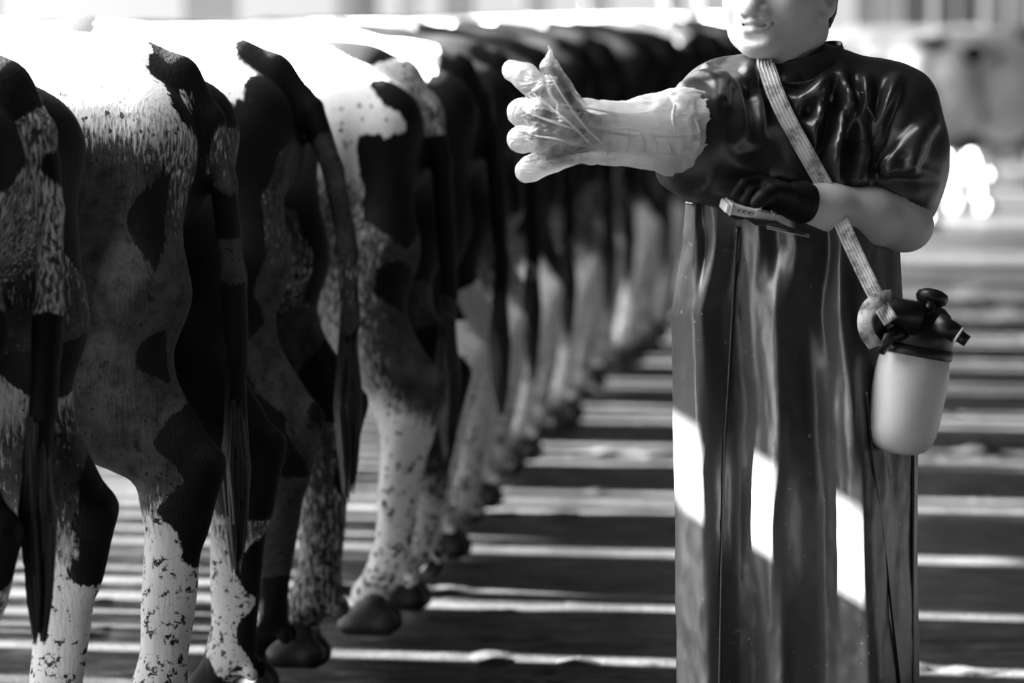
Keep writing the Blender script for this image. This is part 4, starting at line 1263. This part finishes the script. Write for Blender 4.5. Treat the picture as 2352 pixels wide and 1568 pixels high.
# sharp creases where the loose film is folded over itself
for cr in ([(1262, 170), (1300, 232), (1345, 292), (1394, 340), (1390, 372)], [(1222, 212), (1275, 255), (1330, 302), (1388, 370)], [(1224, 264), (1270, 280), (1330, 300)],
           [(1228, 312), (1280, 320), (1345, 338)], [(1290, 240), (1360, 250), (1440, 262), (1540, 250)], [(1560, 215), (1545, 262), (1552, 310)], [(1596, 220), (1580, 262), (1548, 250)],
           [(1470, 300), (1480, 330), (1474, 356)], [(1500, 310), (1508, 338), (1500, 360)], [(1530, 318), (1540, 346), (1530, 368)], [(1440, 300), (1446, 326), (1438, 350)], [(1590, 260), (1606, 300), (1600, 350)]):
    pts = [Vector(field_hit(gf, *p, near=6.7)) + Vector((0, -.0025, 0)) for p in cr]
    pts = catmull(pts, 5)
    vv, qq = tube(pts, [.0022 * math.sin(PI * (i + .5) / len(pts)) + .0004 for i in range(len(pts))], 5)
    link('crease', poly_mesh('crease', vv, qq), MAT['film'], glove)

# ------------------------------------------------------------------ pressure sprayer slung on a webbing strap
MAT['bottle'] = material('milky_plastic', 0.75, 0.35, 0.5)
kb = NT(MAT['bottle'])
kb.b.inputs['Subsurface Weight'].default_value = 0.25
kb.b.inputs['Subsurface Radius'].default_value = (.03, .03, .03)
MAT['black_plastic'] = material('black_plastic', 0.012, 0.38)
MAT['white_plastic'] = material('white_plastic', 0.75, 0.4)
MAT['web'] = material('pale_webbing', 0.62, 0.75)
kw_ = NT(MAT['web'])
stain = kw_.ramp(kw_.noise(28, 5, 0.7), [(0.44, 1.0), (0.62, 0.22)])
wv = kw_.new('ShaderNodeTexWave', Scale=0.0)
cw = kw_.new('ShaderNodeCombineColor')
wcol = kw_.math('MULTIPLY', stain, 0.66)
for i_ in range(3): kw_.ln(wcol, cw.inputs[i_])
kw_.ln(cw.outputs[0], kw_.b.inputs['Base Color'])

SPR = Vector(at(2085, 905, MY - 0.200))
spray = empty('sprayer', SPR)
tag(spray, 'hand pump sprayer with milky tank and black head slung at the worker\'s hip', 'sprayer')
ax_top, ax_bot = Vector(at(2118, 735, MY - 0.200)), Vector(at(2060, 1043, MY - 0.210))
axis = (ax_top - ax_bot).normalized()
side = axis.cross(Vector((0, 1, 0))).normalized()
ROT = Matrix((side, axis.cross(side), axis)).transposed().to_4x4()


def sprayer_part(name, VQ, mat, M, parent=None):
    vv, qq = VQ
    M2 = Matrix.Translation(-SPR) @ M
    return link(name, poly_mesh(name, [M2 @ Vector(p) for p in vv], qq), mat, parent or spray)


MB = Matrix.Translation(ax_bot) @ ROT
tank_o = sprayer_part('tank', lathe([(0.0, .001), (.020, .0015), (.038, .006), (.052, .014), (.061, .026), (.0665, .044), (.069, .07), (.0705, .12), (.0705, .150), (.069, .172), (.065, .190), (.058, .204), (.052, .214)], 40), MAT['bottle'], MB)
sprayer_part('head', lathe([(.0, .200), (.060, .201), (.0655, .206), (.066, .232), (.063, .246), (.060, .258), (.052, .274), (.040, .285), (.025, .291), (.0, .293)], 36), MAT['black_plastic'], MB)
sprayer_part('neck_ring', lathe([(.068, .190), (.0695, .193), (.0695, .206), (.066, .210)], 36), MAT['black_plastic'], MB)
# pump shaft and rounded knob
kc = Vector(at(2141, 683, MY - 0.200))
vv, qq = tube([Vector(at(2131, 722, MY - 0.250)), kc], .010, 12)
sprayer_part('pump_shaft', (vv, qq), MAT['black_plastic'], Matrix.Identity(4))
KM = Matrix.Translation(kc) @ (Matrix.Rotation(math.radians(14), 4, 'Y') @ Matrix.Rotation(math.radians(-14), 4, 'X'))
sprayer_part('pump_knob', lathe([(0, -.016), (.018, -.015), (.028, -.009), (.0315, 0), (.0285, .008), (.019, .0135), (.010, .0125), (0, .0122)], 28), MAT['black_plastic'], KM)
# nozzle with its white ring
n0, n1, n2 = Vector(at(2150, 738, MY - 0.260)), Vector(at(2202, 770, MY - 0.270)), Vector(at(2222, 784, MY - 0.273))
noz = sprayer_part('nozzle', tube([n0, lerp(n0, n1, .95)], [.020, .0175], 16), MAT['black_plastic'], Matrix.Identity(4))
sprayer_part('nozzle_ring', tube([lerp(n0, n1, .95), n1 + (n2 - n1) * .10], [.0178, .0170], 16), MAT['white_plastic'], Matrix.Identity(4))
sprayer_part('nozzle_tip', tube([n1, n2], [.0125, .0115], 14), MAT['black_plastic'], Matrix.Identity(4))
# trigger handle reaching back to the strap
sprayer_part('handle', tube([Vector(at(2110, 735, MY - 0.250)), Vector(at(2050, 712, MY - 0.255)), Vector(at(2015, 730, MY - 0.255)), Vector(at(2012, 775, MY - 0.250))], [.034, .026, .022, .018], 14), MAT['black_plastic'], Matrix.Identity(4))
sprayer_part('trigger', tube([Vector(at(2070, 760, MY - 0.260)), Vector(at(2040, 775, MY - 0.265)), Vector(at(2022, 810, MY - 0.260))], [.016, .013, .009], 10), MAT['black_plastic'], Matrix.Identity(4))


def ribbon(pts, nrm, width, thick, taper=1.0):
    """Flat band with a rounded cross-section along pts; nrm gives its facing at each point."""
    V = []; Q = []
    n = len(pts)
    prof_ = [(-.5, 0), (-.46, .5), (.46, .5), (.5, 0), (.46, -.5), (-.46, -.5)]
    for i, p in enumerate(pts):
        p = Vector(p)
        t = (Vector(pts[min(i + 1, n - 1)]) - Vector(pts[max(i - 1, 0)])).normalized()
        nn_ = Vector(nrm[i]); nn_ = (nn_ - t * nn_.dot(t)).normalized()
        b = t.cross(nn_)
        w = width * lerp(1.0, taper, i / (n - 1))
        for u, h_ in prof_: V.append(p + b * (u * w) + nn_ * (h_ * thick))
    for i in range(n - 1):
        for s in range(6):
            s2 = (s + 1) % 6
            Q.append((i * 6 + s, i * 6 + s2, (i + 1) * 6 + s2, (i + 1) * 6 + s))
    Q.append(tuple(range(6))[::-1]); Q.append(tuple((n - 1) * 6 + s for s in range(6)))
    return V, Q


def strap_part(VQ, ridges=True):
    o = sprayer_part('strap', VQ, MAT['web'], Matrix.Identity(4))
    return o


px = [(1757, 140), (1766, 172), (1780, 212), (1800, 258), (1822, 300), (1846, 343), (1870, 386), (1894, 428)]
pts = [Vector(field_hit(JF, *p)) + Vector((0, -.013, 0)) for p in px]
back = [Vector(at(1766, 128, MY + .03)), Vector(at(1775, 126, MY - .02))]
pts = back + pts + [Vector(at(1920, 480, MY - .15)), Vector(at(1950, 550, MY - .195)), Vector(at(1985, 625, MY - .235)), Vector(at(2018, 690, MY - .265)), Vector(at(2046, 738, MY - .298))]
pp = catmull(pts, 6)
nr = [Vector((-.25, -1, .15)) if i > 8 else Vector((-.2, -1, .6)) for i in range(len(pp))]
strap_o = strap_part(ribbon(pp, nr, .037, .003, .80))
# woven ribs of the webbing
for u in (-.36, -.18, 0, .18, .36):
    rp = []
    for i, p in enumerate(pp):
        t = (pp[min(i + 1, len(pp) - 1)] - pp[max(i - 1, 0)]); t = Vector(t).normalized()
        n_ = nr[i]; n_ = (n_ - t * n_.dot(t)).normalized(); b = t.cross(n_)
        rp.append(Vector(p) + b * (u * .037 * lerp(1, .8, i / len(pp))) + n_ * .0016)
    vv, qq = tube(rp, .0013, 5)
    sprayer_part('web_rib', (vv, qq), MAT['web'], Matrix.Identity(4), parent=strap_o)
px = [(2050, 682, .26), (2022, 688, .28), (1996, 706, .29), (1986, 736, .295), (1992, 766, .29), (2012, 795, .275)]
pp2 = catmull([at(x, y, MY - d) for x, y, d in px], 5)
strap_part(ribbon(pp2, [Vector((-.5, -1, .1))] * len(pp2), .030, .003))

# ------------------------------------------------------------------ the device in the gloved hand
MAT['device'] = material('pale_grey_case', 0.72, 0.4)
MAT['dark_film'] = material('dark_glossy_cover', 0.03, 0.2)
d0, d1 = Vector(at(1668, 479, MY - .27)), Vector(at(1790, 505, MY - .25))
dev = empty('handheld_device', (d0 + d1) / 2)
tag(dev, 'slim pale handheld device with three side buttons held in the black glove', 'device')
DC = Vector(dev.location)
ux = (d1 - d0).normalized(); uy = Vector((0.0, 1, .12)); uy = (uy - ux * uy.dot(ux)).normalized(); uz = ux.cross(uy)
DM = Matrix((ux, uy, uz)).transposed().to_4x4()


def dev_box(name, c, s, mat, parent=None, bev=.0015):
    bm = bmesh.new(); box_bm(bm, c, s, 0, bev)
    bmesh.ops.transform(bm, matrix=DM, verts=bm.verts)
    me_ = bpy.data.meshes.new(name); bm.to_mesh(me_); bm.free()
    return link(name, me_, mat, parent or dev)


Ld = (d1 - d0).length
case = dev_box('case', (0, .03, 0), (Ld, .06, .019), MAT['device'], bev=.005)
for i in range(3):
    dev_box('button', (-Ld * .25 + .011 * i, -.0005, .001), (.0075, .003, .0055), MAT['black_plastic'], case, .001)
    dev_box('button_face', (-Ld * .25 + .011 * i + .0008, -.0012, .001), (.0048, .003, .0030), MAT['device'], case, .0006)
for i in range(10):
    dev_box('grip_ridge', (Ld * .06 + .0032 * i, -.0005, 0), (.0014, .002, .013), MAT['device'], case, .0004)
for x in (-Ld * .40, Ld * .37):
    dev_box('band', (x, .029, 0), (.004, .062, .023), MAT['device'], None, .001)
dev_box('stud', (Ld * .10, .006, .013), (.009, .009, .008), MAT['white_plastic'], None, .003)
# glossy dark cover hanging below the case, its two pale edges catching the light
c0, c1, c2, c3 = [Vector(at(x, y, MY - d)) for x, y, d in ((1712, 500, .262), (1785, 510, .262), (1858, 541, .20), (1735, 516, .255))]
V = [c0, c1, c2, c3]
nrm_ = (c1 - c0).cross(c3 - c0).normalized() * .0015
cv = [p + nrm_ - DC for p in V] + [p - nrm_ - DC for p in V]
link('cover', poly_mesh('cover', cv, [(0, 1, 2, 3), (7, 6, 5, 4), (0, 4, 5, 1), (1, 5, 6, 2), (2, 6, 7, 3), (3, 7, 4, 0)], False), MAT['dark_film'], dev)
for k_ in (0, 5):
    vv, qq = tube([Vector(at(1762, 519 + k_, MY - .252)) - DC, Vector(at(1858, 539 + k_, MY - .20)) - DC], .0012, 6)
    link('cover_edge', poly_mesh('cover_edge', vv, qq), MAT['device'], dev)
